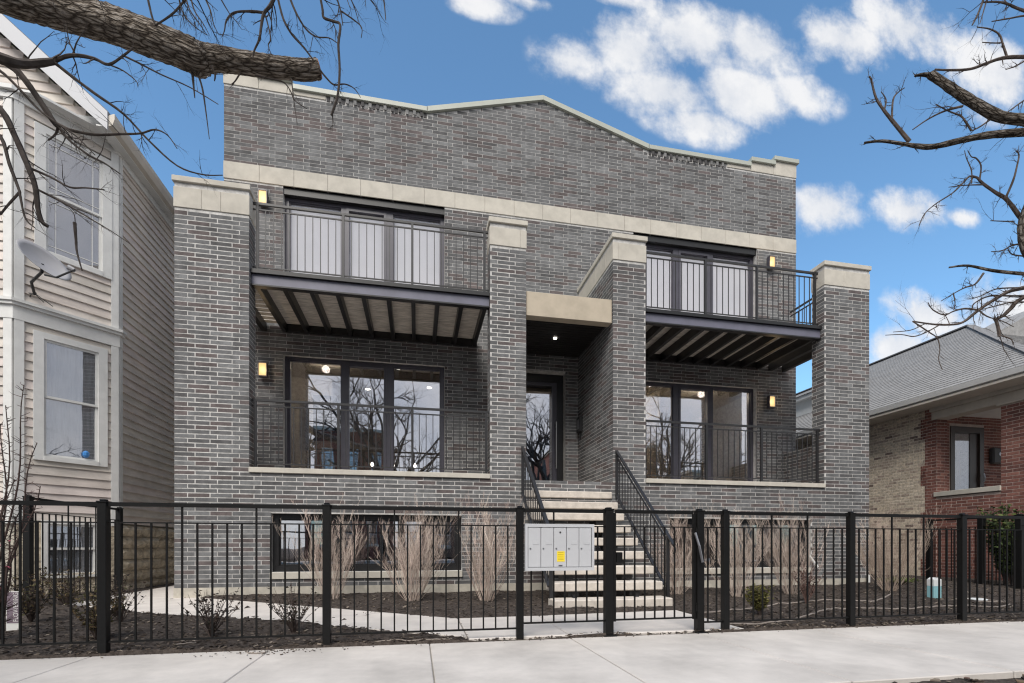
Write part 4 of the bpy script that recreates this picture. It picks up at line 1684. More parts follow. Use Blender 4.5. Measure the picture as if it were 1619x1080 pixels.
# roof: front gable with rake boards
material('rake_metal', (.46, .47, .50), rough=.45)
GY = 9.05
ex, ez = -4.83, 7.70                      # eave edge
rx, rz_ = -8.25, 7.70 + .88 * 3.42
m = MB()
m.prism([(-5.0, 7.66), (rx, rz_ - .22), (-11.5, 7.66)], 'Y', GY, GY + .2)
m.build('gable_wall', 'cream_paint', LH)
def gz_zone(z):
    t = (z - 7.66) / (rz_ - .22 - 7.66)
    xa = -11.5 + (rx + 11.5) * t
    xb = -5.0 + (rx + 5.0) * t
    return (xa + 11.5, max(xa + 11.5, xb + 11.5))
side_courses((-11.5, GY, 0), (-5.0, GY, 0), 7.80, rz_ - .3, exp_=.15, zone=gz_zone, name='gable_board')
MB().box(-11.5, -4.95, GY - .03, GY + .1, 7.661, 7.80).build('gable_skirt', 'white_trim', LH)
MB().prism([(-5.95, 8.50), (-5.0, 9.45), (-5.0, 9.05), (-5.6, 8.5)], 'Z', 7.62, 7.655).build('bay_cap', 'white_trim', LH)
for sx in (1, -1):
    m = MB()
    e0 = (ex if sx > 0 else 2 * rx - ex)
    m.hexa([(e0, GY - .20, ez), (rx, GY - .20, rz_), (rx, 20.2, rz_), (e0, 20.2, ez), (e0, GY - .20, ez + .09), (rx, GY - .20, rz_ + .09), (rx, 20.2, rz_ + .09), (e0, 20.2, ez + .09)], (.2, .2, .2))
    m.build('roof_slope', 'shingle', LH)
    m = MB()
    m.hexa([(e0, GY - .225, ez - .22), (rx, GY - .225, rz_ - .22), (rx, GY - .201, rz_ - .22), (e0, GY - .201, ez - .22), (e0, GY - .225, ez + .07), (rx, GY - .225, rz_ + .07), (rx, GY - .201, rz_ + .07), (e0, GY - .201, ez + .07)])
    m.build('rake_board', 'rake_metal', LH)
    m = MB()
    m.hexa([(e0, GY - .2, ez - .03), (rx, GY - .2, rz_ - .03), (rx, GY + .0, rz_ - .03), (e0, GY + .0, ez - .03), (e0, GY - .2, ez - .004), (rx, GY - .2, rz_ - .004), (rx, GY, rz_ - .004), (e0, GY, ez - .004)])
    m.build('rake_soffit', 'white_trim', LH)
MB().box(-5.0, ex - .005, GY - .2, 20, ez - .16, ez - .14).build('eave_soffit', 'white_trim', LH)
MB().prism([(ex - .03, ez - .16), (ex + .06, ez - .12), (ex + .09, ez - .02), (ex + .09, ez + .06), (ex + .07, ez + .06), (ex - .03, ez - .0)], 'Y', GY - .20, 20).build('gutter', 'beige_trim', LH)
MB().box(-5.02, -4.96, 9.5, 20, 7.42, 7.538).build('frieze_board', 'white_trim', LH)

# satellite dish on the bay corner
sd = thing('satellite_dish', 'grey oval satellite dish on an arm at the corner of the sided house', 'satellite dish', (-5.55, 8.35, 4.5))
ctr = at(71, 411, 7.08)
axis = Vector((.72, -.55, .42)).normalized()
ux = axis.cross(Vector((0, 0, 1))).normalized()
uy = ux.cross(axis).normalized()
# ellipse tilted: long axis runs down to the right
e1 = (-ux * 0.80 - uy * .60).normalized()
e2 = axis.cross(e1).normalized()
m = MB()
nr, na = 6, 32
for side in (0, 1):
    i0 = len(m.v)
    for r_ in range(nr + 1):
        for k in range(na):
            q = r_ / nr
            a = 2 * pi * k / na
            p = ctr + e1 * (.33 * q * cos(a)) + e2 * (.21 * q * sin(a)) - axis * (.085 * (1 - q * q)) - axis * (.006 * side)
            m.v.append(tuple(p))
    for r_ in range(nr):
        for k in range(na):
            a = i0 + r_ * na + k
            b = i0 + r_ * na + (k + 1) % na
            m.f.append((a, b, b + na, a + na) if side == 0 else (a, a + na, b + na, b)); m.c.append(None)
o0, o1 = nr * na, (nr + 1) * na + nr * na
for k in range(na):
    m.f.append((o0 + k, o0 + (k + 1) % na, o1 + (k + 1) % na, o1 + k)); m.c.append(None)
m.build('reflector', 'grey_dish', sd, smooth=True)
feed = ctr + axis * .22 + e1 * .30 - uy * .02
MB().tube([ctr - axis * .09 - uy * .20, ctr + axis * .05 - uy * .27 + e1 * .08, feed], [.014, .014, .012], 8).build('feed_arm', 'frame_rail', sd)
MB().tube([feed - axis * .02, feed + (ctr - feed).normalized() * .09], [.03, .038], 10).build('receiver', 'grey_dish', sd)
base = at(58, 468, 7.42)
MB().tube([ctr - axis * .09, ctr - axis * .15 - uy * .1, base + Vector((.05, -.18, .12)), base + Vector((0, -.04, 0))], .02, 8).build('mast', 'frame_rail', sd)
for k in range(5):
    a = RNG.uniform(-1, 1)
    MB().tube([base + Vector((0, -.03, .02)), base + Vector((.12 * a, -.05, -.06 + .05 * k * .5)), base + Vector((.2 * a, .0 + .05 * a, -.12 + .04 * k))], .006, 5).build('brace', 'frame_rail', sd)
# ------------------------------------------------------------------ brick bungalow on the right
RX = 11.6
RH = thing('brick_bungalow', 'red and cream brick bungalow with a grey shingled hip roof and open porch', 'house', (14, 9.3, 0))
RED = [(.55, (.205, .086, .068)), (.25, (.15, .066, .055)), (.20, (.25, .115, .09))]
CRM = [(.45, (.60, .51, .40)), (.28, (.43, .35, .285)), (.10, (.22, .165, .14)), (.17, (.66, .57, .455))]
YP = 9.27                 # cream wall ends, red brick return begins
PB = 9.05                 # back wall of the porch
PF = 6.95                 # porch front
m = MB()
m.box(RX + .004, RX + .3, YP, 22, 0, 4.12)
m.box(RX + .3, 19, 21.7, 22, 0, 4.12)
m.box(18.7, 19, PB, 21.7, 0, 4.12)
m.build('wall', 'smeared_mortar', RH)
m = MB()
grid_wall(m, RX + .3, 18.7, 0.6, 4.12, PB, PB + .3, [(12.02, 12.98, 1.3, 3.62)])
m.box(RX, RX + .3, 9.02, YP - .002, 0, 4.12)
m.box(RX + .01, RX + .29, 7.77, 9.02, 0, 1.97)         # low porch wall
m.box(RX, RX + .62, PF + .1, 7.77, 0, 3.70)             # corner pier
m.box(17.8, 18.4, PF + .1, 7.77, 0, 3.70)
m.box(RX + .62, 17.8, PF + .12, PF + .4, 0, 1.9)
m.build('porch_wall', 'red_mortar', RH)
R1 = Bricks(.2074, C_, .0105, RED, .004, .1, .5)
R1.wall('-X', RX, 9.02, YP, .1, 4.1)
# toothed return of the red brick into the cream wall
teeth = []
z = .1
k = 0
while z < 4.0:
    if k % 2 == 0:
        teeth.append((YP, YP + .10, z, z + .48))
    z += .54
    k += 1
R1.wall('-X', RX + .01, 7.77, 9.02, .1, 1.96)
R1.wall('-X', RX, PF + .1, 7.77, .1, 3.70)
R1.wall('-Y', PF + .1, RX, RX + .62, .1, 3.70)
R1.wall('-Y', PB, RX + .3, 15.5, .9, 4.1, [(12.0, 13.0, 1.2, 3.66)])
R1.wall('-Y', 9.02, RX, RX + .3, 1.97, 4.1)
for t in teeth:
    R1.wall('-X', RX + .0005, t[0], t[1], t[2], t[3])
R1.finish(RH, 'red_brick', limit=300, planes=('-X',), vmax=800)
R2 = Bricks(.2074, C_, .012, CRM, .003, .1, .5)
R2.wall('-X', RX + .004, YP + .005, 14.2, .1, 4.05, [(a, b + .005, c, d) for a, b, c, d in teeth] + [(12.1, 13.0, 1.9, 3.4)])
cb = thing  # (the cream bricks are parts of the same house)
R2.finish(RH, 'common_brick', name='common_brick', limit=300, planes=('-X',), vmax=800)
# side window far back
MB().box(RX - .01, RX + .02, 12.15, 12.95, 1.95, 3.35).build('side_window', 'dark_door', RH)
MB().bevbox(RX - .05, RX + .1, 12.05, 13.05, 1.84, 1.94, .005).build('side_window_sill', 'limestone', RH)
# porch sill, beam, ceiling
MB().bevbox(RX - .035, RX + .33, 7.765, 9.06, 1.985, 2.09, .006).build('porch_sill', 'limestone', RH)
MB().bevbox(RX - .02, RX + .32, PF, 9.12, 3.745, 3.93, .01).build('porch_beam', 'beige_trim', RH)
MB().bevbox(RX - .06, RX + .36, PF, 9.14, 3.932, 4.10, .01).build('porch_frieze', 'beige_trim', RH)
MB().bevbox(RX - .05, RX + .70, PF, 7.83, 3.702, 3.744, .006).build('pier_capital', 'beige_trim', RH)
MB().box(RX + .33, 18.6, PF + .1, PB, 3.86, 3.92).build('porch_ceiling', 'white_trim', RH)
MB().box(RX + .3, 18.6, PF + .42, PB, .3, 1.0).build('porch_floor', 'concrete', RH)
# door with glass, letter box lamp
d_ = MB()
for q in ((12.02, 12.14, 1.3, 3.62), (12.86, 12.98, 1.3, 3.62), (12.1405, 12.8595, 3.48, 3.62), (12.1405, 12.8595, 1.3, 1.6)):
    d_.box(q[0], q[1], PB - .02, PB + .1, q[2], q[3])
dr = d_.build('front_door', 'dark_door', RH)
MB().box(12.14, 12.62, PB + .03, PB + .04, 1.6, 3.48).build('pane', 'old_glass', dr)
MB().box(12.62, 12.86, PB + .02, PB + .06, 1.6, 3.48).build('door_panel', 'dark_door', dr)
MB().tube([(12.92, PB - .06, 2.35), (12.92, PB - .08, 2.45), (12.92, PB - .06, 2.55)], .015, 8).build('door_handle', 'lock_steel', dr)
MB().box(12.0, 13.0, PB + .5, PB + .55, 1.3, 3.7).build('hall_wall', 'dark_door', RH)
mb = MB().bevbox(13.12, 13.42, PB - .12, PB - .004, 2.78, 3.16, .03).build('letter_box', 'sign_dark', RH)
MB().tube([(13.31, PB - .13, 3.0), (13.31, PB - .119, 3.0)], .045, 12).build('house_number_disc', 'lock_steel', mb)
# roof: hip with shingle courses
EX, EY, EZ = 11.02, 6.72, 4.20
RGX, RGZ = 15.3, 7.06
RGY = EY + (RGX - EX)
EXR = 2 * RGX - EX
m = MB()
m.face([(EX, EY, EZ), (EX, 23, EZ), (RGX, 23, RGZ), (RGX, RGY, RGZ)])
m.face([(EX, EY, EZ), (RGX, RGY, RGZ), (EXR, EY, EZ)])
m.face([(EXR, EY, EZ), (RGX, RGY, RGZ), (RGX, 23, RGZ), (EXR, 23, EZ)])
m.face([(EX, EY, EZ - .02), (EXR, EY, EZ - .02), (EXR, 23, EZ - .02), (EX, 23, EZ - .02)])
m.build('roof', 'shingle', RH)
rs = random.Random(4)
sm = MB()
nC = 34
sl = Vector((RGX - EX, 0, RGZ - EZ)).normalized()
nl = Vector((-sl.z, 0, sl.x))
for i in range(nC):                      # courses on the slope facing our building
    t0, t1 = i / nC, (i + 1) / nC + .012
    def pt(t, y, h):
        return Vector((EX + (RGX - EX) * t, y, EZ + (RGZ - EZ) * t)) + nl * h
    y = EY + (RGX - EX) * t0 + .02
    y += rs.uniform(0, .25)
    ys = [EY + (RGX - EX) * t0]
    while y < 19:
        ys.append(y)
        y += .31
    for a, b in zip(ys[:-1], ys[1:]):
        k = rs.uniform(.94, 1.06)
        c = (.30 * k, .298 * k, .297 * k)
        a1 = max(a, EY + (RGX - EX) * min(t1, 1)) if a == ys[0] else a
        sm.hexa([pt(t0, a, .004), pt(t0, b - .006, .004), pt(t1, b - .006, .002), pt(t1, max(a1, a), .002),
                 pt(t0, a, .022), pt(t0, b - .006, .022), pt(t1, b - .006, .006), pt(t1, max(a1, a), .006)], c)
sl2 = Vector((0, RGY - EY, RGZ - EZ)).normalized()
nl2 = Vector((0, -sl2.z, sl2.y))
for i in range(nC):                      # courses on the front hip
    t0, t1 = i / nC, (i + 1) / nC + .012
    def pt(t, x, h):
        return Vector((x, EY + (RGY - EY) * t, EZ + (RGZ - EZ) * t)) + nl2 * h
    xa, xb = EX + (RGX - EX) * t0, EXR - (RGX - EX) * t0
    x = xa
    while x < min(xb, 17.5):
        e = min(x + .31, xb)
        k = rs.uniform(.94, 1.06)
        c = (.30 * k, .298 * k, .297 * k)
        sm.hexa([pt(t0, x, .004), pt(t0, e - .006, .004), pt(t1, e - .006, .002), pt(t1, max(x, EX + (RGX - EX) * min(1, t1)), .002),
                 pt(t0, x, .022), pt(t0, e - .006, .022), pt(t1, e - .006, .006), pt(t1, max(x, EX + (RGX - EX) * min(1, t1)), .006)], c)
        x += .31
sm.build('shingle_courses', 'shingle', RH, kind='stuff')
hp = MB()
n = 30
for i in range(n):
    p = Vector((EX, EY, EZ)).lerp(Vector((RGX, RGY, RGZ)), i / n) + Vector((-.01, -.01, .03))
    q = Vector((EX, EY, EZ)).lerp(Vector((RGX, RGY, RGZ)), (i + 1.1) / n) + Vector((-.01, -.01, .022))
    hp.beam(p, q, .16, .014, col=(.24, .24, .245))
hp.beam((RGX, RGY, RGZ + .03), (RGX, 23, RGZ + .03), .2, .03, col=(.15, .15, .155))
hp.build('hip_cap', 'shingle', RH)
MB().prism([(EX - .10, EZ - .02), (EX - .08, EZ - .12), (EX + .02, EZ - .15), (EX + .02, EZ + .0)], 'Y', EY - .05, 22).build('gutter', 'gutter', RH)
MB().box(EX - .05, EX + .03, EY - .02, 22, EZ - .20, EZ - .152).build('fascia', 'beige_trim', RH)
MB().box(EX + .03, RX + .02, EY + .0, 22, EZ - .19, EZ - .165).build('soffit', 'beige_trim', RH)
MB().box(EX + .03, EXR, EY - .08, EY - .02, EZ - .16, EZ).build('front_gutter', 'gutter', RH)
# front dormer
dx0, dx1, dz = 14.9, 18.2, 8.05
m = MB()
m.prism([(14.1, 6.10), (16.4, 7.33), (18.7, 6.10), (18.7, 6.02), (14.1, 6.02)], 'Y', 9.75, 11.2)
m.c = [(.30, .298, .297)] * len(m.f)
m.build('dormer_roof', 'shingle', RH)
MB().box(14.8, 18.0, 10.0, 11.0, 5.0, 6.018).build('dormer_wall', 'cream_paint', RH)
# side dormer with white boards seen between the buildings
MB().box(12.45, 13.35, 12.75, 15.6, 4.4, 5.62).build('side_dormer', 'white_trim', RH)
MB().box(12.25, 13.40, 12.6, 15.9, 5.622, 5.74).build('side_dormer_fascia', 'gutter', RH)
m = MB()
m.prism([(12.2, 5.742), (13.38, 6.2), (13.38, 5.742)], 'Y', 12.6, 15.95)
m.c = [(.30, .298, .297)] * len(m.f)
m.build('side_dormer_roof', 'shingle', RH)
# ------------------------------------------------------------------ across the street (seen only as reflections in the windows)
def far_building(x0, x1, y0, depth, H, mat, label, floors, bays, trim='limestone'):
    t = thing('street_building', label, 'building', ((x0 + x1) / 2, y0, 0), 'buildings across the street')
    hs = []
    fh = H / (floors + .35)
    bw = (x1 - x0) / bays
    for f_ in range(floors):
        for b in range(bays):
            a = x0 + bw * b + bw * .27
            z = .9 + fh * f_
            hs.append((a, a + bw * .46, z, z + fh * .62))
    w = MB()
    grid_wall(w, x0, x1, 0, H, y0 - .3, y0, hs)
    w.box(x0, x0 + .3, y0 - depth, y0 - .3, 0, H)
    w.box(x1 - .3, x1, y0 - depth, y0 - .3, 0, H)
    w.box(x0 + .3, x1 - .3, y0 - depth, y0 - depth + .3, 0, H)
    w.build('wall', mat, t)
    MB().box(x0 - .1, x1 + .1, y0 - depth - .1, y0 + .12, H, H + .25).build('cornice', trim, t)
    for a, b, za, zb in hs:
        wd = MB()
        e = .06
        wd.box(a, b, y0 - .22, y0 - .14, za, za + e)
        wd.box(a, b, y0 - .22, y0 - .14, zb - e, zb)
        wd.box(a, a + e, y0 - .22, y0 - .14, za + e, zb - e)
        wd.box(b - e, b, y0 - .22, y0 - .14, za + e, zb - e)
        wd.box(a + e, b - e, y0 - .21, y0 - .15, (za + zb) / 2 - .03, (za + zb) / 2 + .03)
        wo = wd.build('window', 'white_trim', t)
        MB().box(a + e, b - e, y0 - .19, y0 - .185, za + e, zb - e).build('pane', 'old_glass', wo)
        MB().bevbox(a - .1, b + .1, y0 - .1, y0 + .06, za - .14, za - .002, .01).build('sill', 'limestone', wo)
    MB().box(x0 + .31, x1 - .31, y0 - 1.6, y0 - 1.5, 0, H - .1).build('inner_wall', 'plaster', t)
    return t


material('far_red', (.20, .075, .055), rough=.9, var=.2, vscale=4)
material('far_brown', (.16, .10, .075), rough=.9, var=.2, vscale=4)
material('far_tan', (.36, .30, .23), rough=.9, var=.15, vscale=3)
far_building(-24, -12.5, -19, 12, 8.2, 'far_tan', 'tan brick two flat across the street, reflected far left', 2, 4)
far_building(-7.6, -2.2, -19, 12, 9.7, 'far_red', 'red brick three flat across the street, reflected in the lower left windows', 3, 3)
far_building(.5, 8.5, -20, 12, 6.6, 'far_brown', 'low brown brick house across the street, reflected beside the entry', 2, 3)
far_building(12.0, 20.5, -19, 12, 9.4, 'far_red', 'red brick three flat across the street, reflected in the lower right windows', 3, 3)
far_building(24, 34, -19, 12, 7.4, 'far_tan', 'tan brick two flat across the street, reflected far right', 2, 4)
# ------------------------------------------------------------------ shrubs in the beds
STEM = [(.55, .455, .39), (.47, .385, .325), (.61, .52, .45), (.36, .275, .235), (.55, .44, .385), (.50, .42, .36)]


def tall_shrub(x, y, h, spread, n, label, seed, group='tall bare shrubs along the front wall', pal=STEM, rad=.0032):
    r = random.Random(seed)
    z0 = gz(x, y) - .02
    t = thing('bare_shrub', label, 'shrub', (x, y, z0), group)
    m = MB()

    def shoot(p, d, L, R, c, lev):
        """kinked cane that bends up towards the light and forks into finer shoots"""
        N = 5
        pts = [p]
        dd = Vector(d).normalized()
        q = Vector(p)
        for i in range(N):
            dd = (dd + Vector((r.uniform(-1, 1), r.uniform(-1, 1), r.uniform(-.5, .9))) * .17 + Vector((0, 0, .05))).normalized()
            q = q + dd * (L / N)
            pts.append(q.copy())
        m.tube(pts, [R * (1 - .6 * i / N) for i in range(N + 1)], 3, False, c)
        if lev:
            for _ in range(r.randint(3, 4)):
                i = r.randint(1, N)
                a2 = r.uniform(0, 2 * pi)
                nd = (dd + Vector((cos(a2), sin(a2), .25)) * r.uniform(.25, .6)).normalized()
                shoot(pts[i], nd, L * r.uniform(.35, .62) * (1.25 - .5 * i / N), R * .72, c, lev - 1)
    for k in range(int(n * .29)):
        a = r.uniform(0, 2 * pi)
        rr = r.random() ** .6
        lean = rr * spread / h * r.uniform(1.0, 2.3)
        c = r.choice(pal)
        kk = r.uniform(.7, 1.2)
        c = (c[0] * kk, c[1] * kk, c[2] * kk)
        p = Vector((x + cos(a) * rr * .09, y + sin(a) * rr * .09, z0))
        shoot(p, Vector((cos(a) * lean, sin(a) * lean, 1)), h * r.uniform(.45, .84), rad * r.uniform(.9, 1.5), c, 3)
    m.build('stems', 'shrub_stem', t, kind='stuff')
    return t


shr = [(-1.20, 7.40, 1.27, .42, 120, 'bare pale stemmed shrub below the left basement window, leftmost of three'),
       (-.06, 6.98, 1.30, .50, 170, 'widest bare pale stemmed shrub, middle one below the left basement window'),
       (.95, 6.75, 1.27, .44, 160, 'bare pale stemmed shrub nearest the stairs on their left'),
       (4.02, 7.05, 1.24, .42, 140, 'bare pale stemmed shrub nearest the stairs on their right'),
       (4.85, 6.70, 1.28, .42, 150, 'bare pale stemmed shrub second to the right of the stairs'),
       (5.86, 6.75, 1.28, .40, 150, 'bare pale stemmed shrub third to the right of the stairs'),
       (7.84, 6.85, 1.30, .55, 210, 'large bare brownish shrub at the right corner of the brick building')]
for i, (x, y, h, s, n, lab) in enumerate(shr):
    tall_shrub(x, y, h, s, n, lab, 20 + i, pal=STEM if i < 6 else [(.50, .40, .33), (.40, .31, .25), (.56, .46, .38)])


def leafy_shrub(x, y, h, spread, n, label, seed, leafcols, stemcol=(.06, .045, .04), leaf=.022, nleaf=9, group='small shrubs along the fence'):
    r = random.Random(seed)
    z0 = gz(x, y) - .01
    t = thing('small_shrub', label, 'shrub', (x, y, z0), group)
    m = MB()
    lf = MB()
    for k in range(n):
        a = r.uniform(0, 2 * pi)
        out = spread * r.random() ** .6
        H = h * r.uniform(.55, 1.05)
        pts = []
        for i in range(5):
            f = i / 4
            pts.append(Vector((x + cos(a) * out * f ** 1.1 + r.uniform(-.012, .012), y + sin(a) * out * f ** 1.1 + r.uniform(-.012, .012), z0 + H * f ** .9)))
        kk = r.uniform(.7, 1.5)
        m.tube(pts, [.0034, .003, .0026, .002, .0013], 3, False, (stemcol[0] * kk, stemcol[1] * kk, stemcol[2] * kk))
        for _ in range(nleaf):
            i = r.randint(1, 3)
            p = pts[i].lerp(pts[i + 1], r.random())
            d = Vector((r.uniform(-1, 1), r.uniform(-1, 1), r.uniform(-.3, .8))).normalized()
            s = d.cross(Vector((r.uniform(-1, 1), r.uniform(-1, 1), r.uniform(-1, 1)))).normalized()
            L = leaf * r.uniform(.6, 1.3)
            c = r.choice(leafcols)
            kk = r.uniform(.6, 1.3)
            c = (c[0] * kk, c[1] * kk, c[2] * kk)
            b = p + d * L * .3
            lf.face([p, b + s * L * .38 + d * L * .2, p + d * L * 1.5, b - s * L * .38 + d * L * .2], c)
    m.build('stems', 'shrub_stem', t, kind='stuff')
    lf.build('leaves', 'shrub_leaf', t, kind='stuff')
    return t


DK = [(.055, .04, .03), (.045, .045, .03), (.08, .055, .04), (.035, .03, .028)]
OL = [(.11, .09, .04), (.14, .10, .05), (.09, .085, .035), (.16, .115, .06), (.06, .055, .03)]
leafy_shrub(-1.83, 4.86, .44, .30, 44, 'small dark leaved shrub behind the fence below the left brick pier', 41, DK, nleaf=6)
leafy_shrub(-1.16, 4.98, .48, .30, 42, 'small sparse shrub behind the fence left of its second post from the mailbox', 42, DK, nleaf=6)
leafy_shrub(-2.80, 4.98, .50, .24, 60, 'dense brownish olive shrub behind the leftmost fence post', 43, OL, nleaf=16)
leafy_shrub(-3.05, 5.8, .50, .24, 40, 'thin dark shrub beside the concrete path on the left', 44, DK, nleaf=9)
leafy_shrub(-3.95, 5.95, .55, .30, 60, 'brown leaved shrub behind the white plant tag', 45, OL + DK, nleaf=12)
leafy_shrub(4.03, 5.15, .36, .17, 70, 'low yellowish green shrub right of the stairs', 46, [(.17, .16, .045), (.13, .13, .035), (.20, .17, .06), (.09, .09, .03)], nleaf=18, leaf=.026)
leafy_shrub(5.35, 5.9, .60, .26, 60, 'twiggy reddish shrub in front of the right brick pier', 47, [(.09, .055, .045), (.06, .04, .035)], stemcol=(.16, .10, .085), nleaf=7)
leafy_shrub(-4.45, 7.3, .55, .3, 50, 'brown shrub at the foot of the left side fence', 48, OL + DK, nleaf=12)
# evergreen climber on the right side fence
for (x, y, h, s, n, lab, sd_) in ((10.78, 7.15, 1.45, .40, 120, 'dark green leafy evergreen shrub at the red porch pier', 51),
                                   (10.62, 6.95, 1.2, .34, 80, 'green leafy bush at the right edge behind the side fence', 52)):
    leafy_shrub(x, y, h, s, n, lab, sd_, [(.045, .07, .025), (.06, .085, .03), (.03, .05, .02), (.12, .15, .045)], nleaf=26, leaf=.05, group='evergreens by the red porch')
leafy_shrub(8.9, 7.6, .12, .45, 60, 'patch of low green weeds beside the white and teal carton', 53, [(.10, .14, .035), (.14, .17, .05)], nleaf=9, leaf=.03, group='weeds')

# tall thorny sapling with pink buds at the left edge
r = random.Random(61)
sx, sy = -3.62, 5.05
t = thing('budding_sapling', 'tall thin thorny sapling with a few pink buds at the left edge', 'sapling', (sx, sy, gz(sx, sy)))
m = MB()
bd = MB()
for k, (dx, dy, H) in enumerate([(-.10, .05, 2.15), (.10, .0, 2.05), (.22, .04, 2.25), (-.20, .1, 1.8), (.16, -.06, 1.4), (-.05, -.08, 1.6), (.33, -.02, 1.35), (-.26, .0, 1.3), (.03, .06, 1.9), (.28, .08, 1.75), (.13, .1, 1.2)]):
    pts = []
    for i in range(14):
        f = i / 13
        pts.append(Vector((sx + dx * f ** 1.3 + .025 * sin(f * 9 + k), sy + dy * f + .02 * cos(f * 8 + k), gz(sx, sy) + H * f)))
    m.tube(pts, [.011 * (1 - .8 * i / 13) + .0012 for i in range(14)], 5, True, (.075, .052, .046))
    for i in range(2, 14):
        for _ in range(6):
            p = pts[i - 1].lerp(pts[i], r.random())
            a = r.uniform(0, 2 * pi)
            L = r.uniform(.02, .07) * (1 if i > 3 else 2)
            q = p + Vector((cos(a) * L, sin(a) * L, L * r.uniform(.1, .8)))
            m.tube([p, q], [.0036, .0018], 3, False, (.085, .055, .048))
            if r.random() < .5:
                m.tube([q, q + Vector((r.uniform(-.02, .02), r.uniform(-.02, .02), .02))], [.002, .0008], 3, False, (.11, .06, .055))
            if r.random() < .045 and i < 9:
                for _ in range(3):
                    d = Vector((r.uniform(-1, 1), r.uniform(-1, 1), r.uniform(-1, 1))).normalized() * .010
                    e = d.orthogonal().normalized() * .007
                    bd.face([q, q + d + e, q + d * 2, q + d - e], (.42, .12, .16))
m.build('stems', 'shrub_stem', t)
bd.build('buds', 'shrub_leaf', t, kind='stuff')
# ------------------------------------------------------------------ street trees with bare limbs
def twigs(m, p, d, L, R, level, r, col=None, droop=0.0, kids=(2, 4), keep=.7):
    """recursive bare twig"""
    n = 5
    pts = [p]
    q = Vector(p)
    dd = Vector(d).normalized()
    for i in range(n):
        dd = (dd + Vector((r.uniform(-1, 1), r.uniform(-1, 1), r.uniform(-1, 1) + droop)) * .22).normalized()
        q = q + dd * (L / n)
        pts.append(q.copy())
    m.tube(pts, [R * (1 - .72 * i / n) for i in range(n + 1)], 4 if R < .008 else 6, False, col)
    if level > 0:
        for _ in range(r.randint(kids[0], kids[1])):
            i = r.randint(1, n)
            a = Vector((r.uniform(-1, 1), r.uniform(-1, 1), r.uniform(-1, 1))).normalized()
            nd = (dd + a * r.uniform(.6, 1.1)).normalized()
            twigs(m, pts[i], nd, L * r.uniform(.35, .65), R * (1 - .72 * i / n) * keep, level - 1, r, col, droop, kids, keep)


def limb_px(m, px, depth, rpx, r, tw=0, twL=.3, n=6, dvar=.0, twlevel=2, droop=0.0, end=1.0):
    """limb given by photo pixels at a forward distance; radius in photo pixels"""
    d0, d1 = (depth, depth) if not hasattr(depth, '__len__') else depth
    N = len(px)
    P = []
    for i, (u, v) in enumerate(px):
        P.append(at(u, v, d0 + (d1 - d0) * i / (N - 1) + r.uniform(-dvar, dvar)))
    # resample smoothly
    pts, rad = [], []
    for i in range(N - 1):
        p0, p1, p2, p3 = P[max(i - 1, 0)], P[i], P[i + 1], P[min(i + 2, N - 1)]
        for k in range(4):
            t = k / 4
            q = .5 * ((2 * p1) + (p2 - p0) * t + (2 * p0 - 5 * p1 + 4 * p2 - p3) * t * t + (3 * p1 - p0 - 3 * p2 + p3) * t ** 3)
            f = (i + t) / (N - 1)
            pts.append(q)
            rad.append((rpx[0] + (rpx[1] - rpx[0]) * f) * (d0 + (d1 - d0) * f) / FPX * (1 + r.uniform(-.06, .06)))
    pts.append(P[-1]); rad.append(rpx[1] * d1 / FPX)
    m.tube(pts, rad, n, True, None, rough=.06 if n >= 8 else 0.0, seed=r.random() * 9)
    for _ in range(tw):
        i = r.randint(2, len(pts) - 2)
        d = (pts[i + 1] - pts[i - 1]).normalized()
        a = Vector((r.uniform(-1, 1), r.uniform(-.6, .6), r.uniform(-1, 1) + droop)).normalized()
        twigs(m, pts[i], (d * .8 + a).normalized(), twL * r.uniform(.5, 1.3), min(rad[i] * .5, .0048), twlevel, r, None, droop)
    return pts, rad


def trunk_pts(x, y, H, r, lean=.1):
    return [Vector((x + lean * sin(f * 2.2) * f + .03 * sin(f * 11), y + .03 * cos(f * 9), -.1 + H * f)) for f in [i / 24 for i in range(25)]]


# ---- left tree: trunk out of view to the left, one big sawn limb across the top left
r = random.Random(71)
TL = thing('street_tree', 'big street tree at upper left with a thick sawn off limb', 'tree', (-4.4, 1.9, 0))
m = MB()
tp = trunk_pts(-4.4, 1.9, 8.0, r)
m.tube(tp, [.34 - .22 * i / 24 + .12 * exp(-i / 1.5) for i in range(25)], 22, True, None, rough=.05, seed=3)
m.build('trunk', 'bark', TL, smooth=True)
# the sawn limb with deep bark
key = [(-330, -125, 28), (-160, -72, 27), (0, -12, 26), (60, 6, 25), (110, 21, 24.5), (160, 34, 24), (210, 51, 24), (260, 70, 23), (295, 84, 23), (312, 92, 24), (330, 92, 18), (360, 95, 15.5), (413, 104, 15), (450, 108, 14), (480, 110.5, 13.5), (504, 109, 13)]
P, R_ = [], []
start = Vector((-4.32, 1.95, 4.0))
for i, (u, v, q) in enumerate(key):
    dep = 2.95 + .35 * i / (len(key) - 1)
    P.append(at(u, v, dep)); R_.append(q * dep / FPX)
P = [start] + P
R_ = [.16] + R_
pts, rad = [], []
for i in range(len(P) - 1):
    p0, p1, p2, p3 = P[max(i - 1, 0)], P[i], P[i + 1], P[min(i + 2, len(P) - 1)]
    K = 14 if i > 1 else 10
    for k in range(K):
        t_ = k / K
        pts.append(.5 * ((2 * p1) + (p2 - p0) * t_ + (2 * p0 - 5 * p1 + 4 * p2 - p3) * t_ * t_ + (3 * p1 - p0 - 3 * p2 + p3) * t_ ** 3))
        rad.append(R_[i] + (R_[i + 1] - R_[i]) * t_)
pts.append(P[-1]); rad.append(R_[-1])
m = MB()
m.tube(pts, rad, 44, False, None, rough=.075, seed=9)
lim = m.build('limb', 'bark', TL, smooth=True)
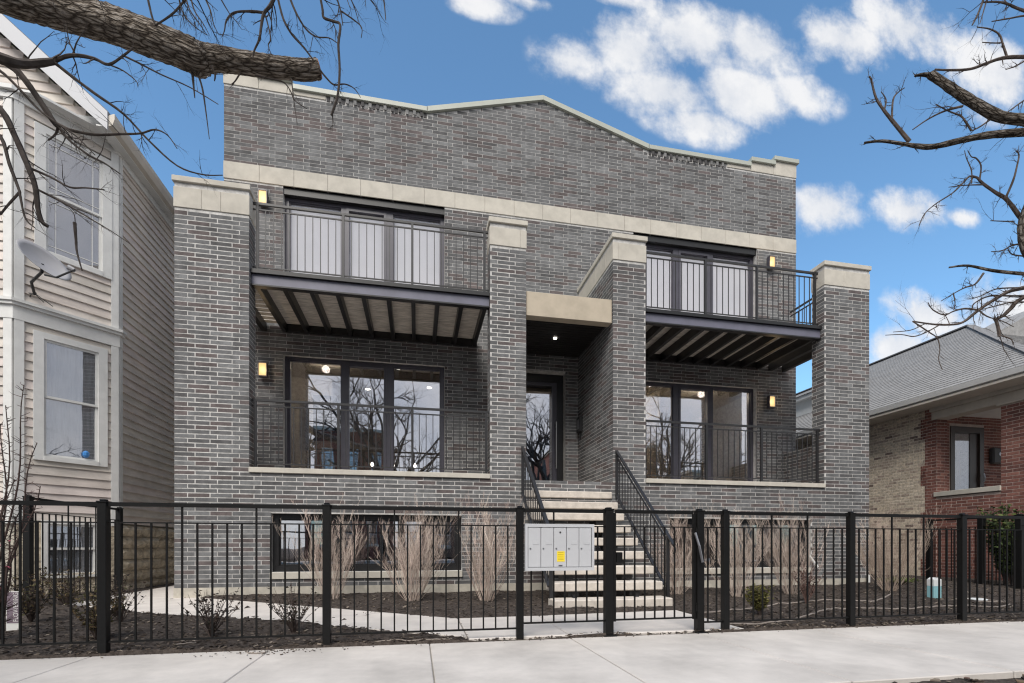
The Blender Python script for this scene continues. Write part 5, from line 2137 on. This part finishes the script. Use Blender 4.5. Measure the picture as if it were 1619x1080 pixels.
dv = (pts[-1] - pts[-3]).normalized()
m = MB()
m.tube([pts[-1] - dv * .004, pts[-1] + dv * .006], [rad[-1] * .97, rad[-1] * .9], 20)
m.build('sawn_end', 'cut_wood', lim)
knob = at(311, 112, 3.16)
m = MB()
m.tube([knob + Vector((0, 0, .05)), knob, knob + Vector((.0, 0, -.03))], [.06, .045, .012], 14, True, None, rough=.12, seed=2)
m.build('knot', 'bark', lim, smooth=True)

tw = MB()          # dark hanging branches of the same tree
L_ = lambda px, dep, rp, **k: limb_px(tw, px, dep, rp, r, **k)
L_([(-260, -20), (-120, 50), (0, 92), (40, 101), (85, 97)], (2.5, 2.75), (11, 4.5), tw=3, twL=.25)
L_([(85, 97), (105, 89), (125, 88), (150, 93), (172, 102), (195, 88), (210, 76)], 2.78, (3.2, 1.3), tw=6, twL=.16)
L_([(85, 98), (110, 118), (150, 148), (195, 180), (235, 222), (280, 262), (320, 276), (352, 277)], (2.78, 2.9), (2.6, .7), tw=7, twL=.14)
L_([(195, 88), (220, 100), (255, 118), (300, 138), (345, 165)], 2.85, (1.5, .6), tw=7, twL=.14)
L_([(172, 102), (195, 112), (215, 128), (218, 137)], 2.8, (1.2, .5), tw=2, twL=.08)
L_([(0, 92), (30, 115), (60, 155), (85, 193), (92, 200)], (2.72, 2.8), (6, 3.8), tw=2, twL=.2)
L_([(85, 193), (110, 205), (150, 213), (190, 212), (222, 211), (245, 205), (265, 214), (280, 235)], 2.8, (2.3, .7), tw=7, twL=.14)
L_([(92, 200), (110, 222), (140, 245), (165, 258), (190, 275)], 2.8, (2.4, .9), tw=7, twL=.13)
L_([(92, 200), (88, 212), (76, 222)], 2.8, (2, 1), tw=1, twL=.06)
L_([(-60, 120), (0, 172), (22, 212), (38, 248), (55, 292), (60, 330), (66, 350), (76, 358)], (2.6, 2.7), (5, 2.8), tw=4, twL=.18)
L_([(45, 265), (80, 280), (110, 296), (135, 297), (165, 300)], 2.7, (2, .8), tw=6, twL=.12)
L_([(60, 300), (95, 318), (125, 335), (150, 350), (175, 365), (205, 385)], 2.72, (1.8, .5), tw=6, twL=.12)
L_([(-40, 190), (0, 215), (15, 260), (30, 300), (32, 310), (40, 345), (55, 360)], 2.6, (3, 1), tw=4, twL=.12)
L_([(30, 305), (12, 325), (0, 340)], 2.6, (2, 1.4), tw=1, twL=.1)
L_([(-30, 100), (0, 112), (30, 140), (60, 172), (90, 195), (120, 215), (150, 245)], 2.75, (2.8, .8), tw=6, twL=.15)
L_([(118, 352), (120, 378), (122, 400), (130, 428)], 2.8, (2.4, .8), tw=0)
L_([(120, 375), (119, 355), (115, 335), (90, 315)], 2.8, (.8, .5), tw=0)
# hanging twigs from above and below the limb
L_([(246, 40), (240, 25), (232, -10)], 3.0, (1.3, 1.8), tw=0)
L_([(246, 40), (275, 20), (300, -10)], 3.0, (1.3, 1.8), tw=3, twL=.15, droop=-.5)
for (u, v) in ((292, -12), (300, -14), (318, -16), (282, -14)):
    L_([(u, v), (u + 8 + r.uniform(-6, 10), 15), (u + 22 + r.uniform(-8, 10), 38), (u + 30 + r.uniform(-10, 16), 56)], 3.0, (1.5, .4), tw=4, twL=.12, droop=-.6)
L_([(437, -12), (428, 8), (417, 22), (413, 42), (410, 62), (402, 80), (400, 90)], 3.1, (3, .9), tw=6, twL=.13, droop=-.3)
L_([(417, 20), (395, 18), (370, 20), (358, 32), (355, 48), (351, 58)], 3.1, (2, .5), tw=6, twL=.12, droop=-.5)
L_([(438, -8), (448, 30), (462, 55), (480, 75), (497, 97)], 3.1, (2, 1), tw=5, twL=.12, droop=-.3)
L_([(455, -12), (467, 18), (483, 45), (500, 58), (520, 60), (533, 68)], 3.05, (1.8, .6), tw=6, twL=.14, droop=-.3)
L_([(420, 25), (428, 60), (424, 72), (430, 88)], 3.1, (1.3, .5), tw=3, twL=.1, droop=-.5)
L_([(505, -12), (510, 15), (512, 28), (528, 34), (538, 40), (535, 70), (537, 110), (534, 150), (524, 182)], 2.9, (2.0, 1.9), tw=2, twL=.1, droop=-.4)
L_([(530, -10), (538, 15), (542, 40)], 3.0, (1.6, .8), tw=4, twL=.14, droop=-.5)
L_([(540, 18), (560, 32), (572, 44), (571, 60)], 3.0, (1.2, .5), tw=1, twL=.1)
L_([(504, 108), (515, 122), (528, 134), (545, 133), (560, 140), (570, 154)], 3.2, (1.6, .5), tw=4, twL=.12)
L_([(404, 119), (425, 124), (448, 130), (460, 145), (465, 158), (485, 172)], 3.2, (1.4, .5), tw=4, twL=.1, droop=-.5)
L_([(461, 125), (463, 145), (466, 170), (470, 195)], 3.2, (1.1, .4), tw=2, twL=.1, droop=-.6)
L_([(304, 112), (306, 135), (308, 155)], 3.15, (2.2, .7), tw=0)
L_([(312, 115), (320, 140), (326, 180), (331, 220)], 3.15, (1.8, .5), tw=0)
L_([(334, 105), (340, 118), (339, 128)], 3.15, (2, .8), tw=1, twL=.05)
L_([(380, 115), (372, 128), (366, 133)], 3.2, (1.3, .6), tw=3, twL=.06)
L_([(605, -14), (608, 10), (610, 32)], 2.9, (1.6, .6), tw=0)
L_([(0, -60), (150, -50), (300, -20), (440, -14), (540, -18), (620, -40)], (2.7, 3.1), (7, 4), tw=14, twL=.25, droop=-.5)
tw.build('branches', 'twig_dark', TL)

# ---- right tree: trunk out of view to the right
r = random.Random(72)
TR = thing('street_tree', 'bare street tree reaching in from the right edge above the bungalow roof', 'tree', (6.9, 2.2, 0))
m = MB()
tp = trunk_pts(6.9, 2.2, 9.0, r, -.1)
m.tube(tp, [.30 - .22 * i / 24 + .1 * exp(-i / 1.5) for i in range(25)], 20, True, None, rough=.05, seed=5)
m.build('trunk', 'bark', TR, smooth=True)
tw = MB()
b = MB()
D = 4.7
limb_px(b, [(1900, 200), (1750, 205), (1660, 197), (1619, 190), (1580, 184), (1545, 166), (1515, 147), (1490, 130), (1472, 118)], (4.2, D), (9.5, 5.5), r, tw=8, twL=.2, n=12)
limb_px(b, [(1476, 120), (1460, 118), (1446, 120)], D, (4.2, 1.3), r, tw=6, twL=.05, n=8)
limb_px(b, [(1900, 190), (1720, 203), (1619, 209), (1560, 214), (1520, 222), (1475, 232), (1450, 231), (1430, 228), (1395, 223), (1366, 226)], (4.2, D), (7, 1.6), r, tw=10, twL=.12, n=10)
limb_px(b, [(1850, 430), (1700, 440), (1640, 434), (1619, 433), (1570, 428), (1530, 420), (1500, 423)], (4.3, D), (4.5, 1.2), r, tw=10, twL=.12, n=8)
limb_px(b, [(1760, 500), (1670, 450), (1626, 405), (1615, 368), (1619, 340), (1632, 305)], (4.4, D), (6, 4.6), r, tw=6, twL=.15, n=10)
b.build('limb', 'bark_dark', TR, smooth=True)
L_ = lambda px, rp, **k: limb_px(tw, px, D, rp, r, **k)
S = dict(twL=.12, twlevel=1)
L_([(1438, 224), (1410, 190), (1398, 175), (1385, 155), (1377, 125), (1374, 121)], (3, .8), tw=12, **S)
L_([(1410, 190), (1412, 158), (1420, 146), (1430, 139)], (1.6, .7), tw=6, **S)
L_([(1398, 174), (1401, 158), (1393, 145)], (1.3, .6), tw=4, **S)
L_([(1700, 92), (1619, 90), (1585, 92), (1560, 100), (1535, 109), (1505, 111), (1478, 110)], (3, 1.3), tw=12, **S)
L_([(1592, 90), (1586, 72), (1580, 55), (1565, 46), (1545, 43)], (1.8, .8), tw=4, **S)
L_([(1582, 68), (1570, 68), (1553, 67)], (1.1, .6), tw=4, twL=.06)
L_([(1522, 168), (1495, 175), (1468, 188), (1443, 205)], (1.8, .8), tw=2)
L_([(1536, 207), (1525, 190), (1518, 183), (1498, 175), (1480, 165)], (1.6, .7), tw=14, twL=.1)
L_([(1570, 186), (1550, 200), (1536, 207)], (1.5, .9), tw=6, twL=.1)
L_([(1619, 97), (1605, 105), (1590, 110)], (1.2, .6), tw=8, twL=.07)
L_([(1700, 40), (1619, 17), (1592, 6), (1575, 3), (1552, 4)], (2.4, .9), tw=12, twL=.1)
L_([(1660, 22), (1619, 25), (1597, 29), (1568, 34)], (1.6, .7), tw=4, twL=.1)
L_([(1558, -10), (1548, 18), (1537, 40)], (1.8, .9), tw=2)
L_([(1563, -10), (1555, 18), (1549, 38)], (1.1, .5), tw=2)
L_([(1640, 145), (1610, 165), (1592, 178)], (1.5, .7), tw=6, twL=.1)
L_([(1614, 345), (1592, 316), (1575, 305), (1555, 291), (1545, 281)], (3.2, 1.6), tw=8, twL=.12)
L_([(1545, 281), (1533, 279), (1520, 292), (1505, 306), (1480, 322), (1462, 338), (1453, 357)], (1.6, .6), tw=14, twL=.1)
L_([(1549, 283), (1551, 262), (1543, 250), (1536, 248), (1530, 238)], (1.3, .6), tw=6, twL=.06)
L_([(1536, 290), (1536, 270), (1528, 250), (1525, 238)], (1.1, .5), tw=4, twL=.05)
L_([(1590, 313), (1602, 285), (1608, 262), (1611, 245), (1606, 238)], (1.8, .8), tw=10, twL=.08)
L_([(1555, 292), (1525, 293), (1500, 296)], (1.1, .5), tw=6, twL=.08)
L_([(1603, 350), (1590, 350), (1566, 349)], (1.1, .6), tw=2)
L_([(1619, 385), (1600, 388), (1585, 396), (1567, 398)], (1.5, .6), tw=14, twL=.09)
L_([(1619, 405), (1600, 402), (1593, 392)], (1.2, .6), tw=8, twL=.08)
L_([(1760, 430), (1660, 445), (1619, 455), (1595, 461), (1570, 475), (1545, 492), (1525, 508), (1508, 513), (1478, 513), (1443, 508)], (4, 1.0), tw=14, twL=.16)
L_([(1545, 490), (1525, 488), (1508, 492), (1493, 498), (1475, 490), (1467, 478)], (1.5, .6), tw=10, twL=.12)
L_([(1555, 432), (1542, 449), (1525, 455), (1508, 464), (1488, 476)], (1.6, .6), tw=10, twL=.1)
L_([(1507, 463), (1510, 478), (1508, 490)], (1.0, .6), tw=4, twL=.08)
L_([(1700, 440), (1619, 470), (1598, 488), (1585, 500), (1572, 505)], (3.5, 2.2), tw=8, twL=.12)
L_([(1574, 504), (1578, 518), (1580, 532)], (2.6, 2.4), tw=2)
L_([(1580, 530), (1598, 536), (1602, 545)], (1, .6), tw=4, twL=.08)
L_([(1650, 468), (1600, 468), (1565, 468), (1540, 480), (1538, 490)], (1.6, .8), tw=12, twL=.12)
L_([(1610, 455), (1575, 457), (1550, 468), (1535, 473)], (1.2, .6), tw=10, twL=.12)
L_([(1443, 508), (1455, 516), (1470, 526), (1482, 535), (1486, 552), (1484, 568), (1490, 585)], (1.1, .5), tw=4, twL=.1)
L_([(1485, 514), (1465, 525), (1445, 532), (1425, 529), (1400, 530)], (1.1, .5), tw=4, twL=.1)
L_([(1460, 513), (1440, 522), (1412, 525)], (.9, .5), tw=2)
L_([(1545, 488), (1560, 500), (1585, 508), (1603, 517)], (1.2, .5), tw=6, twL=.1)
L_([(1640, 478), (1600, 478), (1570, 485), (1550, 490)], (1.3, .6), tw=8, twL=.1)
tw.build('branches', 'twig_brown', TR)

# ---- bare trees across the street (they show in the window glass)
for i, (x, y, H, lab) in enumerate([(-9.5, -12.2, 13.0, 'bare street tree across the street left of the red brick three flat'),
                                    (-1.8, -11.0, 15.5, 'bare street tree across the street reflected in the lower left panes'),
                                    (8.3, -11.0, 16.0, 'bare street tree across the street reflected in the entry door'),
                                    (17.0, -11.5, 13.0, 'bare street tree across the street reflected in the lower right panes')]):
    r = random.Random(90 + i)
    t = thing('street_tree', lab, 'tree', (x, y, 0), 'bare trees across the street')
    m = MB()
    m.tube([Vector((x + .08 * sin(k * .7), y + .06 * cos(k), -.1 + H * .42 * k / 8)) for k in range(9)], [.24 - .012 * k for k in range(9)], 12)
    m.build('trunk', 'bark', t)
    m = MB()
    for k in range(8):
        a = 2 * pi * k / 8 + r.uniform(-.3, .3)
        f = r.uniform(.5, 1)
        e = r.uniform(.35, 1.1)
        twigs(m, Vector((x, y, H * .42 * f)), Vector((cos(a) * cos(e), sin(a) * cos(e), sin(e) + .25)), H * r.uniform(.36, .55), .12, 4, r, None, .10, (3, 5), .86)
    m.build('crown', 'twig_dark', t)
# ------------------------------------------------------------------ small things in the yard
# white plant tag with sideways lettering, and a red one at the frame edge
def plant_tag(x, y, w, z0, z1, body, label, text=None):
    t = thing('plant_tag', label, 'plant tag', (x, y, z0))
    MB().bevbox(x - w / 2, x + w / 2, y - .002, y + .002, z0, z1, .001).build('card', 'sign_white', t)
    if body:
        MB().box(x - w / 2 + .008, x + w / 2 - .004, y - .0045, y - .0024, z0 + .10, z1 - .008).build('printed_panel', body, t)
    if text:
        o = inst(text_mesh(text, .062, 'sign_white', .0006), 'lettering', t, (x + w * .22, y - .006, (z0 + .10 + z1) / 2))
        o.rotation_euler = (pi / 2, -pi / 2, 0)
        o.scale = (.80, 1.0, 1.0)
    return t


plant_tag(-3.80, 5.50, .115, .02, .425, 'tag_purple', 'white plant tag lettered flowering, stuck in the mulch at lower left', 'FLOWERING')
plant_tag(-4.13, 5.75, .10, .16, .50, 'tag_red', 'red plant tag cut by the left edge of the picture')

c = thing('drink_carton', 'white and teal carton standing in the mulch by the right side fence', 'carton', (7.77, 6.07, .1))
cz = gz(7.77, 6.07) - .005
MB().bevbox(7.70, 7.84, 6.02, 6.13, cz, cz + .185, .004).build('lower_half', 'carton_teal', c)
MB().bevbox(7.699, 7.841, 6.019, 6.131, cz + .186, cz + .29, .004).build('upper_half', 'carton_white', c)
MB().prism([(7.70, cz + .2905), (7.84, cz + .2905), (7.80, cz + .315), (7.74, cz + .315)], 'Y', 6.03, 6.12).build('folded_top', 'carton_white', c)
z = gz(8.31, 5.87)
tag(MB().tube([(8.31, 5.87, z), (8.31, 5.87, z + .012), (8.31, 5.87, z + .022)], [.12, .12, .09], 18).build('white_disc', 'carton_white'), 'round white disc lying on the soil at the right', 'disc')


def hose(pts, rad, label, name='drip_hose', mat='hose'):
    P = []
    for i in range(len(pts) - 1):
        for k in range(8):
            t = k / 8
            p0, p1, p2, p3 = [Vector(pts[j]) for j in (max(i - 1, 0), i, i + 1, min(i + 2, len(pts) - 1))]
            q = .5 * ((2 * p1) + (p2 - p0) * t + (2 * p0 - 5 * p1 + 4 * p2 - p3) * t * t + (3 * p1 - p0 - 3 * p2 + p3) * t ** 3)
            P.append((q.x, q.y, max(gz(q.x, q.y), -.01 if q.y > 4.36 else .0) + rad * .8))
    return tag(MB().tube(P, rad, 7, True).build(name, mat), label, 'hose' if 'hose' in name else 'stick')


hose([(3.05, 4.75), (3.6, 4.62), (4.3, 4.85), (4.9, 5.15), (5.4, 5.35), (6.1, 5.25), (6.9, 5.3), (7.6, 5.15), (8.0, 5.25)], .011, 'pale drip hose snaking over the mulch right of the gate')
hose([(3.3, 5.35), (3.9, 5.5), (4.6, 5.75), (5.5, 6.0), (6.4, 5.95), (7.2, 6.3), (7.75, 6.75)], .011, 'pale drip hose looping towards the large bare corner shrub')
hose([(7.9, 5.6), (8.2, 5.45), (8.4, 5.65), (8.2, 5.9), (7.95, 5.95)], .009, 'loop of thin hose beside the round white disc')
hose([(-1.36, 4.34), (-1.33, 4.24), (-1.26, 4.20), (-1.20, 4.22), (-1.21, 4.18)], .005, 'curled dry stem lying on the sidewalk edge', 'dry_stem', 'hose')
hose([(-2.05, 4.75), (-1.9, 4.66), (-1.86, 4.58), (-1.98, 4.5)], .005, 'pale dry stem leaning by the small shrub', 'dry_stem', 'hose')
hose([(-.35, 4.40), (-.1, 4.42), (.2, 4.41), (.32, 4.42)], .006, 'pale dry stem on the soil below the middle fence bay', 'dry_stem', 'hose')
# white downpipe stub at the right end of the basement sill
tag(MB().tube([(7.28, YF - .05, .72), (7.36, YF - .09, .58), (7.42, YF - .14, .46)], .022, 10).build('white_pipe', 'white_trim'), 'short white pipe stub at the right end of the basement window', 'pipe')
tag(MB().tube([(XR - .08, YF - .06, 0.0), (XR - .08, YF - .06, .30)], .03, 10).build('white_pipe', 'white_trim'), 'white pipe standing at the foot of the right brick pier', 'pipe')
